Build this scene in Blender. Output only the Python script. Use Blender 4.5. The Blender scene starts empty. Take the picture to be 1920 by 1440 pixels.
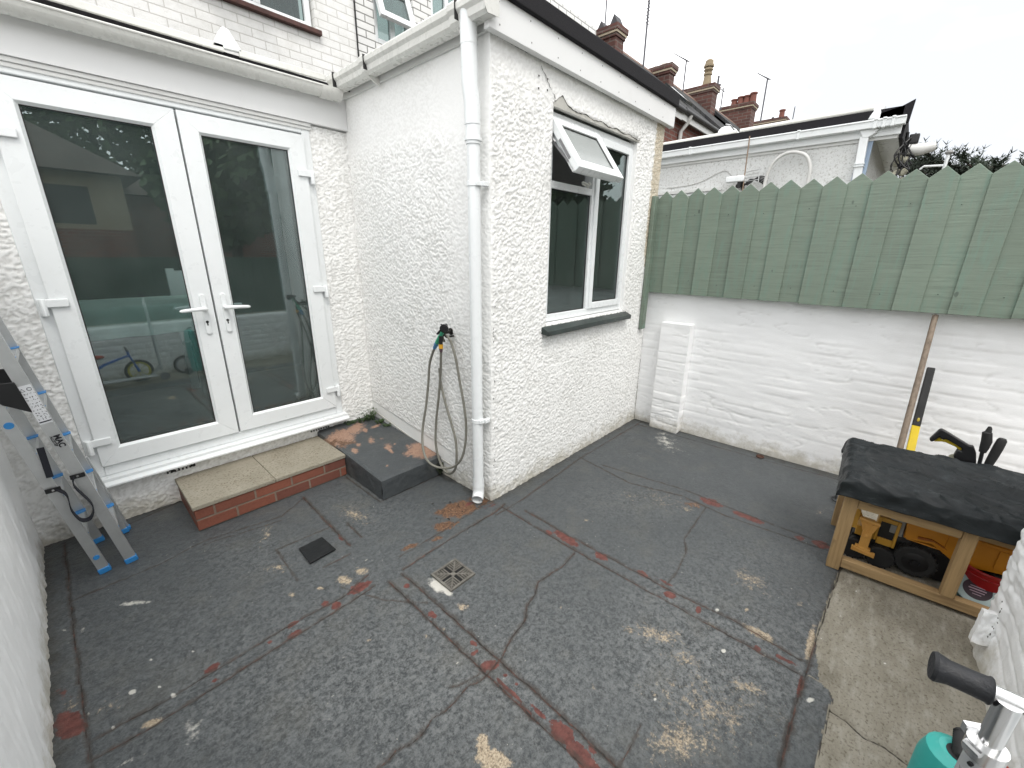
import bpy, math, random
import numpy as np
from mathutils import Matrix, Vector
random.seed(7); rng = np.random.default_rng(11)
sc = bpy.context.scene; col = sc.collection
R_ = math.radians
# ------------------------------------------------------------------ camera
cd = bpy.data.cameras.new("camera"); cam = bpy.data.objects.new("camera", cd); col.objects.link(cam)
CAMLOC = (-1.7372, -1.7635, 1.6258); CAMROT = (1.2644, -0.0111, -0.8267); FPX = 776.37
cam.location = CAMLOC; cam.rotation_euler = CAMROT
cd.sensor_width = 36; cd.lens = 36 * FPX / 1920; cd.clip_start = 0.02; cd.clip_end = 1000
sc.camera = cam
# ------------------------------------------------------------------ sky, sun, exposure
SUN_EL, SUN_AZ = 58, 205      # azimuth clockwise from +Y
wd = bpy.data.worlds.new("World"); sc.world = wd; wd.use_nodes = True
nt = wd.node_tree; nt.nodes.clear()
def wn(t): return nt.nodes.new(t)
out = wn("ShaderNodeOutputWorld"); bg = wn("ShaderNodeBackground"); sky = wn("ShaderNodeTexSky")
sky.sky_type = 'NISHITA'; sky.sun_disc = False; sky.sun_elevation = R_(SUN_EL); sky.sun_rotation = R_(SUN_AZ)
sky.dust_density = 3.0; sky.air_density = 1.0
tc = wn("ShaderNodeTexCoord"); mp = wn("ShaderNodeMapping"); mp.inputs['Scale'].default_value = (1.0, 1.0, 2.6)
mp.inputs['Rotation'].default_value = (0.2, 0.1, 0.6)
ns = wn("ShaderNodeTexNoise"); ns.inputs['Scale'].default_value = 1.7; ns.inputs['Detail'].default_value = 4
rp = wn("ShaderNodeValToRGB")
rp.color_ramp.elements[0].position = 0.34; rp.color_ramp.elements[0].color = (0.47, 0.485, 0.51, 1)
rp.color_ramp.elements[1].position = 0.62; rp.color_ramp.elements[1].color = (1, 1, 1, 1)
sc_ = wn("ShaderNodeVectorMath"); sc_.operation = 'SCALE'; sc_.inputs['Scale'].default_value = 11.6
mx = wn("ShaderNodeMix"); mx.data_type = 'RGBA'; mx.inputs[0].default_value = 0.93
l = nt.links.new
l(tc.outputs['Generated'], mp.inputs[0]); dt = wn("ShaderNodeVectorMath"); dt.operation = 'DOT_PRODUCT'; dt.inputs[1].default_value = (0.97, -0.06, 0.24)      # the greyer bank of cloud lies this way
ma = wn("ShaderNodeMapRange"); ma.inputs[1].default_value = 0.86; ma.inputs[2].default_value = 1.0; ma.inputs[3].default_value = 0.34; ma.inputs[4].default_value = -0.10
ad = wn("ShaderNodeMath"); ad.operation = 'ADD'
l(tc.outputs['Generated'], dt.inputs[0]); l(dt.outputs['Value'], ma.inputs[0]); l(ma.outputs[0], ad.inputs[1])
l(mp.outputs[0], ns.inputs[0]); l(ns.outputs['Fac'], ad.inputs[0]); l(ad.outputs[0], rp.inputs[0])
l(rp.outputs[0], sc_.inputs[0]); l(sky.outputs[0], mx.inputs[6]); l(sc_.outputs[0], mx.inputs[7])
l(mx.outputs[2], bg.inputs[0]); bg.inputs[1].default_value = 0.105; l(bg.outputs[0], out.inputs[0])
sd = bpy.data.lights.new("sun", 'SUN'); sd.energy = 0.9; sd.angle = R_(22); sd.color = (1, 0.97, 0.92)
sun = bpy.data.objects.new("sun", sd); col.objects.link(sun)
az, el = R_(SUN_AZ), R_(SUN_EL)
sdir = Vector((math.sin(az) * math.cos(el), math.cos(az) * math.cos(el), math.sin(el)))
sun.rotation_euler = (-sdir).to_track_quat('-Z', 'Y').to_euler(); sun.location = (0, 0, 20)
vs = sc.view_settings; vs.view_transform = 'Standard'; vs.look = 'None'; vs.exposure = 0.85; vs.gamma = 1
sc.cycles.max_bounces = 7; sc.cycles.transparent_max_bounces = 12

# ------------------------------------------------------------------ pixel <-> world (reference camera)
from mathutils import Euler
_RM = np.array(Euler(CAMROT, 'XYZ').to_matrix())
_C = np.array(CAMLOC)
def to_px(P):
    v = (P - _C) @ _RM
    return 960 + FPX * v[:, 0] / -v[:, 2], 720 - FPX * v[:, 1] / -v[:, 2]
def G(u, v, z=0.0):
    d = _RM @ np.array([u - 960, 720 - v, -FPX]); t = (z - _C[2]) / d[2]
    return _C + t * d
def seg_dist(X, Y, pts):
    D = np.full(X.shape, 9.0)
    for (a, b), (c, d) in zip(pts[:-1], pts[1:]):
        vx, vy = c - a, d - b; L = vx * vx + vy * vy + 1e-12
        t = np.clip(((X - a) * vx + (Y - b) * vy) / L, 0, 1)
        D = np.minimum(D, np.hypot(X - a - t * vx, Y - b - t * vy))
    return D
def noise2(U, V, seed=0):
    r = np.random.default_rng(seed).random((256, 256))
    iu = np.floor(U).astype(int); iv = np.floor(V).astype(int); fu = U - iu; fv = V - iv
    fu = fu * fu * (3 - 2 * fu); fv = fv * fv * (3 - 2 * fv)
    a = r[iu % 256, iv % 256]; b = r[(iu + 1) % 256, iv % 256]; c = r[iu % 256, (iv + 1) % 256]; d = r[(iu + 1) % 256, (iv + 1) % 256]
    return (a * (1 - fu) + b * fu) * (1 - fv) + (c * (1 - fu) + d * fu) * fv
def sstep(a, b, x):
    t = np.clip((x - a) / (b - a), 0, 1); return t * t * (3 - 2 * t)

# ------------------------------------------------------------------ materials
class NT:
    def __init__(s, name):
        s.m = bpy.data.materials.new(name); s.m.use_nodes = True; s.t = s.m.node_tree
        s.b = s.t.nodes["Principled BSDF"]; s.o = s.t.nodes["Material Output"]; s._c = None
    def n(s, t, **k):
        x = s.t.nodes.new(t)
        for a, b in k.items(): setattr(x, a, b)
        return x
    def l(s, a, b): s.t.links.new(a, b)
    def co(s):
        if s._c is None: s._c = s.n("ShaderNodeTexCoord").outputs['Object']
        return s._c
    def noise(s, scale, detail=3, rough=.55, stretch=None, seed=0):
        x = s.n("ShaderNodeTexNoise"); x.inputs['Scale'].default_value = scale; x.inputs['Detail'].default_value = detail; x.inputs['Roughness'].default_value = rough
        mp = s.n("ShaderNodeMapping"); mp.inputs['Location'].default_value = (seed * 3.7, seed * 1.9, seed * 2.3)
        if stretch: mp.inputs['Scale'].default_value = stretch
        s.l(s.co(), mp.inputs[0]); s.l(mp.outputs[0], x.inputs[0])
        return x.outputs['Fac']
    def ramp(s, v, stops):
        r = s.n("ShaderNodeValToRGB"); e = r.color_ramp.elements
        while len(e) < len(stops): e.new(.5)
        for q, (p, c) in zip(e, stops):
            q.position = p; q.color = (c, c, c, 1) if isinstance(c, (int, float)) else (*c, 1)
        s.l(v, r.inputs[0]); return r.outputs[0]
    def mix(s, f, a, b):
        x = s.n("ShaderNodeMix"); x.data_type = 'RGBA'
        for i, v in ((0, f), (6, a), (7, b)):
            if isinstance(v, (int, float)): x.inputs[i].default_value = v if i == 0 else (v, v, v, 1)
            elif isinstance(v, tuple): x.inputs[i].default_value = (*v, 1)
            else: s.l(v, x.inputs[i])
        return x.outputs[2]
    def math(s, op, a, b=0.0, c=None):
        x = s.n("ShaderNodeMath", operation=op)
        for i, v in enumerate((a, b, c)):
            if v is None: continue
            if isinstance(v, (int, float)): x.inputs[i].default_value = v
            else: s.l(v, x.inputs[i])
        return x.outputs[0]
    def attr(s, name):
        x = s.n("ShaderNodeAttribute"); x.attribute_name = name; return x.outputs['Fac']
    def bump(s, h, strength=.5, dist=.002):
        x = s.n("ShaderNodeBump"); x.inputs['Strength'].default_value = strength; x.inputs['Distance'].default_value = dist
        s.l(h, x.inputs['Height']); s.l(x.outputs[0], s.b.inputs['Normal'])
    def set(s, **k):
        for a, v in k.items():
            i = s.b.inputs[{'col': 'Base Color', 'rough': 'Roughness', 'metal': 'Metallic', 'spec': 'Specular IOR Level'}[a]]
            if isinstance(v, (int, float)): i.default_value = v
            elif isinstance(v, tuple): i.default_value = (*v, 1)
            else: s.l(v, i)
        return s
_mc = {}
def M(name, c, rough=.5, metal=0., var=.12, vs=6., bump=0., bs=120., dirt=0., dc=(.2, .19, .16), spec=.5, stretch=None):
    if name in _mc: return _mc[name]
    n = NT(name); c2 = tuple(x * (1 - var) for x in c); c3 = tuple(min(1, x * (1 + var * .5)) for x in c)
    v = n.noise(vs, 5, .6, stretch); cc = n.ramp(v, [(.3, c2), (.7, c3)])
    if dirt:
        d = n.ramp(n.noise(vs * 3.1, 6, .7, seed=3), [(.56, 0.), (.78, dirt)]); cc = n.mix(d, cc, dc)
    n.set(col=cc, metal=metal, spec=spec)
    n.set(rough=n.math('ADD', n.math('MULTIPLY', n.noise(vs * 5, 3, seed=5), .25), max(0.02, rough - .12)))
    if bump: n.bump(n.noise(bs, 4, .6, stretch), bump, .002)
    _mc[name] = n.m; return n.m
def wood(name, c, dark, scale=1.0, axis=0, rough=.7):
    n = NT(name); st = [26, 26, 26]; st[axis] = 1.3
    g = n.noise(2.2 * scale, 6, .65, tuple(st)); k = n.ramp(n.noise(9, 2, seed=4, stretch=(1, 1, 1)), [(.66, 0.), (.74, .8)])
    cc = n.ramp(g, [(.25, dark), (.5, c), (.8, tuple(min(1, x * 1.25) for x in c))]); cc = n.mix(k, cc, tuple(x * .6 for x in dark))
    n.set(col=cc, rough=rough); n.bump(g, .35, .0015); return n.m
def glass(name, tint=(.55, .62, .6), refl=.16, rough=.0, dirt=.03):
    n = NT(name); n.t.nodes.remove(n.b)
    tr = n.n("ShaderNodeBsdfTransparent"); tr.inputs[0].default_value = (*tint, 1)
    gl = n.n("ShaderNodeBsdfGlossy"); gl.inputs['Roughness'].default_value = rough; gl.inputs[0].default_value = (.95, 1, 1, 1)
    lw = n.n("ShaderNodeLayerWeight"); lw.inputs[0].default_value = .35
    f = n.math('MULTIPLY_ADD', lw.outputs['Fresnel'], .55, refl)
    ms = n.n("ShaderNodeMixShader"); n.l(n.math('MINIMUM', f, 1.0), ms.inputs[0]); n.l(tr.outputs[0], ms.inputs[1]); n.l(gl.outputs[0], ms.inputs[2])
    df = n.n("ShaderNodeBsdfDiffuse"); df.inputs[0].default_value = (.6, .65, .62, 1)
    m2 = n.n("ShaderNodeMixShader"); n.l(n.math('MULTIPLY', n.noise(4, 4, seed=2), dirt), m2.inputs[0])
    n.l(ms.outputs[0], m2.inputs[1]); n.l(df.outputs[0], m2.inputs[2]); n.l(m2.outputs[0], n.o.inputs[0]); return n.m

upvc = M('white_upvc', (.80, .825, .83), .30, var=.04, vs=3, dirt=.20, dc=(.5, .49, .44))
upvc_old = M('aged_white_plastic', (.70, .70, .665), .28, var=.08, vs=5, dirt=.3, dc=(.40, .39, .33))
cream = M('yellowed_white_plastic', (.76, .76, .71), .4, var=.04)
black_p = M('black_plastic', (.009, .009, .010), .45, var=.3)
black_r = M('black_rubber', (.018, .018, .018), .75, var=.3, bump=.3)
alu = M('aluminium', (.58, .59, .59), .40, .75, var=.12, vs=8, dirt=.35, dc=(.4, .4, .39))
chrome = M('chrome', (.8, .8, .8), .15, 1., var=.03)
blue_p = M('blue_plastic', (.035, .23, .55), .4, var=.1)
dark_room = M('dark_interior', (.10, .115, .11), .9, var=.2)
GL = glass('door_glass', (.88, .93, .93), .060, 0, .05)
GL2 = glass('window_glass', (.4, .46, .45), .025, 0, .05)

def rough_white(name, base, mode):
    n = NT(name); cav = n.attr('cav'); bare = n.attr('bare')
    cc = n.ramp(n.noise(1.3, 5, .6), [(.3, tuple(x * .95 for x in base)), (.7, base)])
    sz = n.n("ShaderNodeSeparateXYZ"); n.l(n.co(), sz.inputs[0])      # splash dirt along the foot of the wall
    spl = n.ramp(n.math('ADD', n.math('MULTIPLY', sz.outputs[2], 2.2), n.noise(9, 6, .75, seed=9)), [(.50, .75), (.80, 0.)]); cc = n.mix(spl, cc, (.42, .39, .31))
    gr = n.ramp(n.noise(5.5, 6, .7, seed=4), [(.55, 0.), (.85, .16)])
    cc = n.mix(gr, cc, (.60, .585, .53))
    dm = n.math('MULTIPLY', n.ramp(n.noise(3.0, 4, .7, seed=8), [(.35, .18), (.75, .42)]), cav)  # colour goes darker in the hollows of the relief
    cc = n.mix(dm, cc, (.40, .39, .35))
    sp = n.ramp(n.noise(140, 2, .5, seed=6), [(.30, (.34, .25, .15)), (.48, (.55, .49, .38)), (.7, (.72, .70, .62))])
    bm = n.ramp(n.math('ADD', bare, n.math('MULTIPLY', n.noise(22, 5, .8, seed=1), .9)), [(.88, 0.), (1.0, 1.)])
    cc = n.mix(bm, cc, sp)
    n.set(col=cc, rough=.72, spec=.3)
    n.bump(n.noise(170 if mode == 'stipple' else 110, 4, .75), .55 if mode == 'stipple' else .45, .0025)
    return n.m
wall_mat = rough_white('roughcast_paint', (.90, .90, .885), 'stipple')
brick_paint = rough_white('painted_brick', (.90, .905, .905), 'brick')
shaded_brick_paint = rough_white('painted_brick_shaded', (.80, .82, .825), 'brick')  # darker copy of the white brick paint, shade put into its colour

# ------------------------------------------------------------------ mesh builder
WL = {}
def link(o, parent=None):
    col.objects.link(o)
    if parent is not None:
        o.parent = parent
        o.matrix_parent_inverse = Matrix.Translation(-Vector(WL.get(parent.name, (0, 0, 0))))   # meshes carry world coordinates
    return o
def tagp(o, label=None, cat=None, group=None, kind=None):
    if label: o['label'] = label
    if cat: o['category'] = cat
    if group: o['group'] = group
    if kind: o['kind'] = kind
    return o
def thing(name, loc, label, cat, group=None):
    o = bpy.data.objects.new(name, None); o.location = loc; o.empty_display_size = .1
    col.objects.link(o); WL[o.name] = tuple(loc); tagp(o, label, cat, group); return o
class MB:
    def __init__(s): s.v = []; s.f = []
    def add(s, v, f):
        k = len(s.v); s.v += [tuple(map(float, p)) for p in v]; s.f += [tuple(i + k for i in q) for q in f]; return s
    def box(s, x0, x1, y0, y1, z0, z1, T=None):
        v = [(x, y, z) for z in (z0, z1) for y in (y0, y1) for x in (x0, x1)]
        if T is not None: v = [T(*p) for p in v]
        return s.add(v, [(0, 2, 3, 1), (4, 5, 7, 6), (0, 1, 5, 4), (2, 6, 7, 3), (0, 4, 6, 2), (1, 3, 7, 5)])
    def beam(s, a, b, w, h, up=(0, 0, 1)):
        a, b = Vector(a), Vector(b); d = (b - a).normalized(); u = Vector(up); u = (u - d * u.dot(d)).normalized(); r = d.cross(u)
        v = []
        for p in (a, b):
            for su, sr in ((-1, -1), (-1, 1), (1, 1), (1, -1)): v.append(p + u * su * h / 2 + r * sr * w / 2)
        return s.add(v, [(3, 2, 1, 0), (4, 5, 6, 7), (0, 1, 5, 4), (1, 2, 6, 5), (2, 3, 7, 6), (3, 0, 4, 7)])
    def tube(s, pts, r, seg=10, closed=False, cap=True):
        P = [Vector(p) for p in pts]; n = len(P); rr = r if isinstance(r, (list, tuple)) else [r] * n
        T = []
        for i in range(n):
            if closed: d = P[(i + 1) % n] - P[i - 1]
            else: d = P[min(i + 1, n - 1)] - P[max(i - 1, 0)]
            T.append(d.normalized() if d.length > 1e-9 else (T[-1] if T else Vector((0, 0, 1))))
        u = T[0].orthogonal().normalized(); v = []
        for i in range(n):
            u = (u - T[i] * u.dot(T[i])).normalized(); w = T[i].cross(u)
            for k in range(seg):
                a = 2 * math.pi * k / seg; v.append(P[i] + (u * math.cos(a) + w * math.sin(a)) * rr[i])
        f = []
        for i in range(n if closed else n - 1):
            j = (i + 1) % n
            for k in range(seg): f.append((i * seg + k, i * seg + (k + 1) % seg, j * seg + (k + 1) % seg, j * seg + k))
        if cap and not closed: f += [tuple(range(seg))[::-1], tuple((n - 1) * seg + k for k in range(seg))]
        return s.add(v, f)
    def prism(s, poly, a, b):
        """poly: list of 3D points (planar), extruded by vector a->b offset"""
        o = Vector(b) - Vector(a); n = len(poly); v = [Vector(p) for p in poly] + [Vector(p) + o for p in poly]
        return s.add(v, [tuple(range(n))[::-1], tuple(range(n, 2 * n))] + [(i, (i + 1) % n, n + (i + 1) % n, n + i) for i in range(n)])
    def disc(s, c, ax, r0, r1=None, h=.01, seg=24):
        r1 = r0 if r1 is None else r1; c = Vector(c); a = Vector(ax).normalized()
        return s.tube([c, c + a * h], [r0, r1], seg)
    def ball(s, c, r, sx=1, sy=1, sz=1, n=10, m=14):
        v = []; f = []
        for i in range(n + 1):
            t = math.pi * i / n
            for k in range(m):
                p = 2 * math.pi * k / m; v.append((c[0] + r * sx * math.sin(t) * math.cos(p), c[1] + r * sy * math.sin(t) * math.sin(p), c[2] + r * sz * math.cos(t)))
        for i in range(n):
            for k in range(m): f.append((i * m + k, (i + 1) * m + k, (i + 1) * m + (k + 1) % m, i * m + (k + 1) % m))
        return s.add(v, f)
    def build(s, name, mat, parent=None, bevel=0., smooth=True, label=None, ang=35):
        me = bpy.data.meshes.new(name); me.from_pydata(s.v, [], s.f); me.materials.append(mat)
        if smooth:
            me.shade_smooth(); me.set_sharp_from_angle(angle=R_(ang))
        o = bpy.data.objects.new(name, me); link(o, parent)
        if bevel:
            b = o.modifiers.new('bevel', 'BEVEL'); b.width = bevel; b.segments = 2; b.limit_method = 'ANGLE'
        if label: o['label'] = label
        return o
def npmesh(name, V, F, mat, parent=None, attrs=None, smooth=True):
    me = bpy.data.meshes.new(name); V = np.asarray(V, dtype=np.float32); F = np.asarray(F, dtype=np.int32)
    me.vertices.add(len(V)); me.vertices.foreach_set('co', V.ravel())
    me.loops.add(F.size); me.loops.foreach_set('vertex_index', F.ravel())
    me.polygons.add(len(F)); me.polygons.foreach_set('loop_start', np.arange(0, F.size, 4, dtype=np.int32))
    try: me.polygons.foreach_set('loop_total', np.full(len(F), 4, dtype=np.int32))
    except Exception: pass
    me.update(calc_edges=True); me.validate()
    if smooth: me.shade_smooth()
    for k, a in (attrs or {}).items():
        at = me.attributes.new(k, 'FLOAT', 'POINT'); at.data.foreach_set('value', np.asarray(a, dtype=np.float32))
    me.materials.append(mat); o = bpy.data.objects.new(name, me); link(o, parent)
    return o
def grid_faces(nu, nv, base=0, keep=None):
    i = np.arange(nu - 1)[:, None]; j = np.arange(nv - 1)[None, :]; a = base + i * nv + j
    F = np.stack([a, a + nv, a + nv + 1, a + 1], -1).reshape(-1, 4)
    return F if keep is None else F[keep.reshape(-1)]
def sheet(name, O, U, V, N, rects, step, hf, mat, parent, bare=None, skirt=.03, fade=.012, edges=True):
    """relief sheets in plane O+uU+vV displaced along N by hf(u,v); rects (u0,u1,v0,v1)"""
    O, U, V, N = map(lambda q: np.array(q, float), (O, U, V, N)); VV = []; FF = []; CA = []; BA = []; b = 0
    for (u0, u1, v0, v1, *fl) in rects:
        fl = fl[0] if fl else 'lrbt'
        nu = max(2, int((u1 - u0) / step) + 1); nv = max(2, int((v1 - v0) / step) + 1)
        u = np.linspace(u0, u1, nu); v = np.linspace(v0, v1, nv); A, B = np.meshgrid(u, v, indexing='ij')
        h = hf(A, B); c = getattr(hf, 'cav', None); c = np.zeros_like(A) if c is None else c * np.ones_like(A)
        w = np.ones_like(A)
        for ch, d in (('l', A - u0), ('r', u1 - A), ('b', B - v0), ('t', v1 - B)):
            if ch in fl: w = np.minimum(w, sstep(0, fade, d))
        P = O + A[..., None] * U + B[..., None] * V + (h * w)[..., None] * N
        VV.append(P.reshape(-1, 3)); FF.append(grid_faces(nu, nv, b)); CA.append(c.ravel())
        BA.append((bare(A, B) if bare else np.zeros_like(A)).ravel()); b += nu * nv
        if edges:
            for ring in (P[0, :], P[-1, :], P[:, 0], P[:, -1]):
                k = len(ring); back = ring - N * skirt; VV.append(np.concatenate([ring, back])); CA.append(np.zeros(2 * k)); BA.append(np.zeros(2 * k))
                i = np.arange(k - 1); FF.append(b + np.stack([i, i + 1, i + 1 + k, i + k], -1)); b += 2 * k
    return npmesh(name, np.concatenate(VV), np.concatenate(FF), mat, parent, {'cav': np.concatenate(CA), 'bare': np.concatenate(BA)})
def stipple(amp=.0045, seed=1, smooth_fn=None):
    def f(A, B):
        P = A * .83 + B * .55; Q = B * .86 - A * .50
        n1 = noise2(P / .0135, Q / .0085, seed); n2 = noise2(A / .0078 + 7, B / .0062 + 3, seed + 1); n3 = noise2(A / .25, B / .25, seed + 2); n4 = noise2(P / .0105 + 3, Q / .0125 + 9, seed + 6)
        m = sstep(.38, .58, .42 * n1 + .30 * n2 + .28 * n4)
        h = amp * .85 * m + amp * .30 * n2 + .004 * n3; k = 1.0
        if smooth_fn is not None: k = smooth_fn(A, B); h = h * k
        f.cav = (1 - m) * k
        return h
    return f
def brickf(course=.077, bl=.23, depth=.004, lump=.006, soft=.35, seed=5, streak=1.0, dirt=1.0, allv=0):
    def f(A, B):
        wob = .012 * noise2(A / .5, B / .3, seed + 3); Bc = (B + wob) / course; row = np.floor(Bc); fb = Bc - row
        d = np.minimum(fb, 1 - fb) * course; vis = np.maximum(allv, sstep(.3, .65, noise2(A / .30, B / .12, seed + 9)))
        g = sstep(.0, .013, d); Ax = (A + (row % 2) * bl / 2) / bl; fa = Ax - np.floor(Ax); da = np.minimum(fa, 1 - fa) * bl
        g2 = sstep(0, .011, da)
        rowo = noise2(row * 7.3, np.floor(Ax) * 3.1 + row, seed + 4) * .004
        h = -depth * (1 - g * (soft + (1 - soft) * g2)) * (.15 + .85 * vis) + rowo * vis
        rdg = noise2((A + .3 * B) / .22, (B + .10 * A + .01 * noise2(A / .07, B / .05, seed + 12)) / .040, seed + 11); cr = sstep(.90, .995, 1 - np.abs(rdg - .5) * 2.2); crm_ = cr * sstep(.45, .7, noise2(A / .18, B / .1, seed + 13)); f.cav = np.clip(crm_ * .6 + (1 - g) * .25 * vis, 0, 1) * dirt  # cav darkens the colour along creases and joints
        h = h - .0035 * crm_
        ang = A * .12
        h = h + lump * (noise2(A / .16, (B + ang) / .045, seed) - .5) + lump * .45 * (noise2(A / .05, (B + ang) / .016, seed + 1) - .5) * streak + lump * 1.2 * noise2(A / .6, B / .4, seed + 2)
        return h
    return f

# ================================================================== SETTING: ground, patio, path
gm = M('garden_earth', (.09, .085, .06), .95, var=.4, vs=.6)
g = MB().add([(-400, -400, -.12), (400, -400, -.12), (400, 400, -.12), (-400, 400, -.12)], [(0, 1, 2, 3)]).build('ground', gm, smooth=False); g['kind'] = 'structure'

PX = lambda L: [tuple(G(u, v)[:2]) for u, v in L]
JOINTS = [  # (half width, depth, points)
 (.0034, .008, PX([(730,1090),(813,1168),(913,1263),(1010,1355),(1100,1437),(1130,1465)])),
 (.0034, .008, PX([(755,1075),(853,1160),(933,1233),(1017,1307),(1080,1365),(1147,1427),(1170,1450)])),
 (.0030, .007, PX([(755,1067),(840,1012),(927,960),(945,945)])),
 (.0012, .003, PX([(750,1043),(830,995),(915,940)])),
 (.0032, .007, PX([(985,957),(1103,1023),(1280,1117),(1380,1163),(1500,1235)])),
 (.0034, .008, PX([(942,950),(1077,1030),(1240,1120),(1280,1142),(1417,1217),(1510,1267)])),
 (.0024, .005, PX([(1085,856),(1180,905),(1280,930),(1357,965),(1553,1032)])),
 (.0024, .005, PX([(1130,872),(1240,905),(1280,917),(1390,960),(1557,1023)])),
 (.0024, .005, PX([(930,965),(973,940),(1090,857),(1203,790)])),
 (.0026, .005, PX([(120,1018),(137,1173),(150,1287),(170,1433),(172,1460)])),
 (.0018, .004, PX([(133,1127),(300,1057),(383,1013),(527,967),(572,931)])),
 (.0012, .002, PX([(383,1020),(527,975)])),
 (.0022, .005, PX([(170,1390),(240,1350),(333,1300),(433,1237),(567,1157),(640,1120),(690,1077)])),
 (.0026, .005, PX([(167,1427),(283,1363),(433,1267),(530,1205),(620,1150),(662,1124),(700,1098)])),
 (.0016, .003, PX([(618,988),(517,1030),(557,1087)])), (.0020, .004, PX([(608,1062),(657,1037)])),
 (.0034, .007, PX([(568,931),(610,975),(657,1022)])), (.0026, .005, PX([(651,980),(679,1006)])),
 (.0034, .008, PX([(1577,1064),(1550,1140),(1530,1200),(1511,1265),(1490,1330),(1462,1440),(1455,1470)])),
 (.0020, .004, PX([(1195,795),(1280,820),(1430,862),(1575,900)])),
 (.0022, .005, PX([(648,893),(713,940),(830,887)])), (.0018, .004, PX([(205,1000),(340,938)]))]
CRACKS = [
 (.0026, .006, PX([(1077,1035),(1055,1060),(1035,1072),(1010,1090),(1003,1112),(988,1135),(985,1160),(975,1175),(958,1195),(940,1230),(928,1243),(912,1265),(895,1278),(880,1283),(850,1315),(830,1335),(810,1345),(790,1377),(765,1397),(740,1406),(725,1425),(700,1443),(690,1460)])),
 (.0012, .004, PX([(1325,950),(1300,985),(1283,1010),(1286,1035),(1270,1070),(1255,1090),(1247,1097)])),
 (.0010, .003, PX([(1150,1455),(1180,1400),(1200,1360)])), (.0008, .002, PX([(640,1100),(720,1125),(800,1130)])),
 (.0009, .002, PX([(900,1262),(870,1280),(845,1287)]))]
CONC_CRACKS = [(.0035, .010, PX([(1558,1332),(1590,1352),(1620,1380),(1660,1400),(1710,1437),(1730,1460)])), (.0014, .004, PX([(1556,1296),(1561,1316),(1556,1338),(1540,1400),(1524,1446)]))]
# exposed patches: (centre px, radius px, rotation deg, strength)
TAN = [((905,1395),(14,22),0,1),((925,1425),(36,24),20,1),((1235,1190),(75,22),15,.40),((1285,1235),(60,26),20,.38),((1330,1330),(160,80),20,.34),((1270,1390),(90,60),0,.44),((1400,1290),(70,30),20,.36),((1410,1088),(60,24),25,.42),((1180,1180),(45,12),20,.35),((1240,935),(65,26),15,.27),((1180,930),(30,12),10,.3),((1520,1205),(9,36),10,.9),((1425,1188),(36,9),28,.9),((1330,1170),(20,9),20,.35),((665,965),(46,20),20,.38),((500,1000),(18,34),20,.35),((520,1065),(40,12),-10,.35),((868,1117+20),(13,10),0,.6),((645,1087),(16,11),0,.7),((677,1070),(15,9),0,.7),((600,1102),(9,5),0,.6),((548,1115),(9,5),0,.5),((690,1200),(7,6),0,.4),((800,1192),(8,5),0,.5),((833,1180),(6,4),0,.4),((285,1355),(24,8),-25,.9),((210,1325),(50,18),-25,.3),((135,1325),(25,35),0,.3),((1050,1140),(6,5),0,.4),((1400,1143),(7,5),0,.6),((1500,1130),(8,6),0,.4),((1290,955),(14,7),0,.4),((1100,975),(16,7),0,.3),((1537,960),(10,8),0,.4),((1115,1290),(9,10),0,.5),((1170,1130),(9,7),0,.3)]
RUST = [((860,955),(44,16),-12,.9),((900,937),(28,12),0,.8),((835,985),(28,10),-15,.75),((820,1010),(14,5),-20,.6),((770,1025),(18,5),-20,.8),((1300,945),(26,9),15,.4)]
RED = [((915,1247),(22,12),-15,.85),((887,1225),(6,6),0,.7),((888,1205),(8,6),0,.8),((893,1220),(5,4),0,.7),((810,1152),(9,7),20,.8),((763,1098),(6,5),0,.6),((1055,1375),(16,32),-42,.9),((1085,1410),(30,16),40,1),((1105,1437),(26,14),40,1),((1010,1335),(5,22),-45,.7),((945,1285),(4,22),-45,.9),((965,1303),(4,22),-45,.8),((985,1330),(4,20),-45,.9),((1008,1332),(8,6),0,.5),((1110,1405),(12,6),45,.9),((948,1266),(6,4),0,.6),((968,1282),(4,4),0,.6),((1060,1008),(30,8),32,.8),((1030,998),(7,4),30,.9),((1128,1042),(14,8),20,.9),((1205,1076),(14,5),30,.8),((1256,1115),(12,7),10,1),((1335,942),(24,6),20,.9),((1405,970),(34,5),20,.9),((1540,1020),(20,6),22,.9),((1500,1008),(10,4),22,.8),((1310,1143),(5,8),0,.8),((1420,1215),(8,5),30,.9),((1245,1090),(20,3),28,.6),((672,1102),(24,9),-28,1),((630,1135),(12,7),-30,.6),((610,1132),(10,7),-30,.7),((553,1188),(16,6),-32,1),((548,1170),(14,5),-32,.7),((505,1205),(8,4),-30,.6),((400,1250),(24,7),-32,.6),((402,1275),(12,4),-30,.6),((130,1358),(32,26),-10,.9),((120,1300),(25,20),0,.3),((1500,1285),(5,26),12,.6),((1480,1370),(5,40),14,.5),((1555,1200-50),(4,30),12,.4),((880,930+15),(12,4),-25,.6),((920,968-20),(20,6),-25,.3),((640,1010),(8,4),40,.6),((1470,1235),(28,5),28,.5)]
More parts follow.
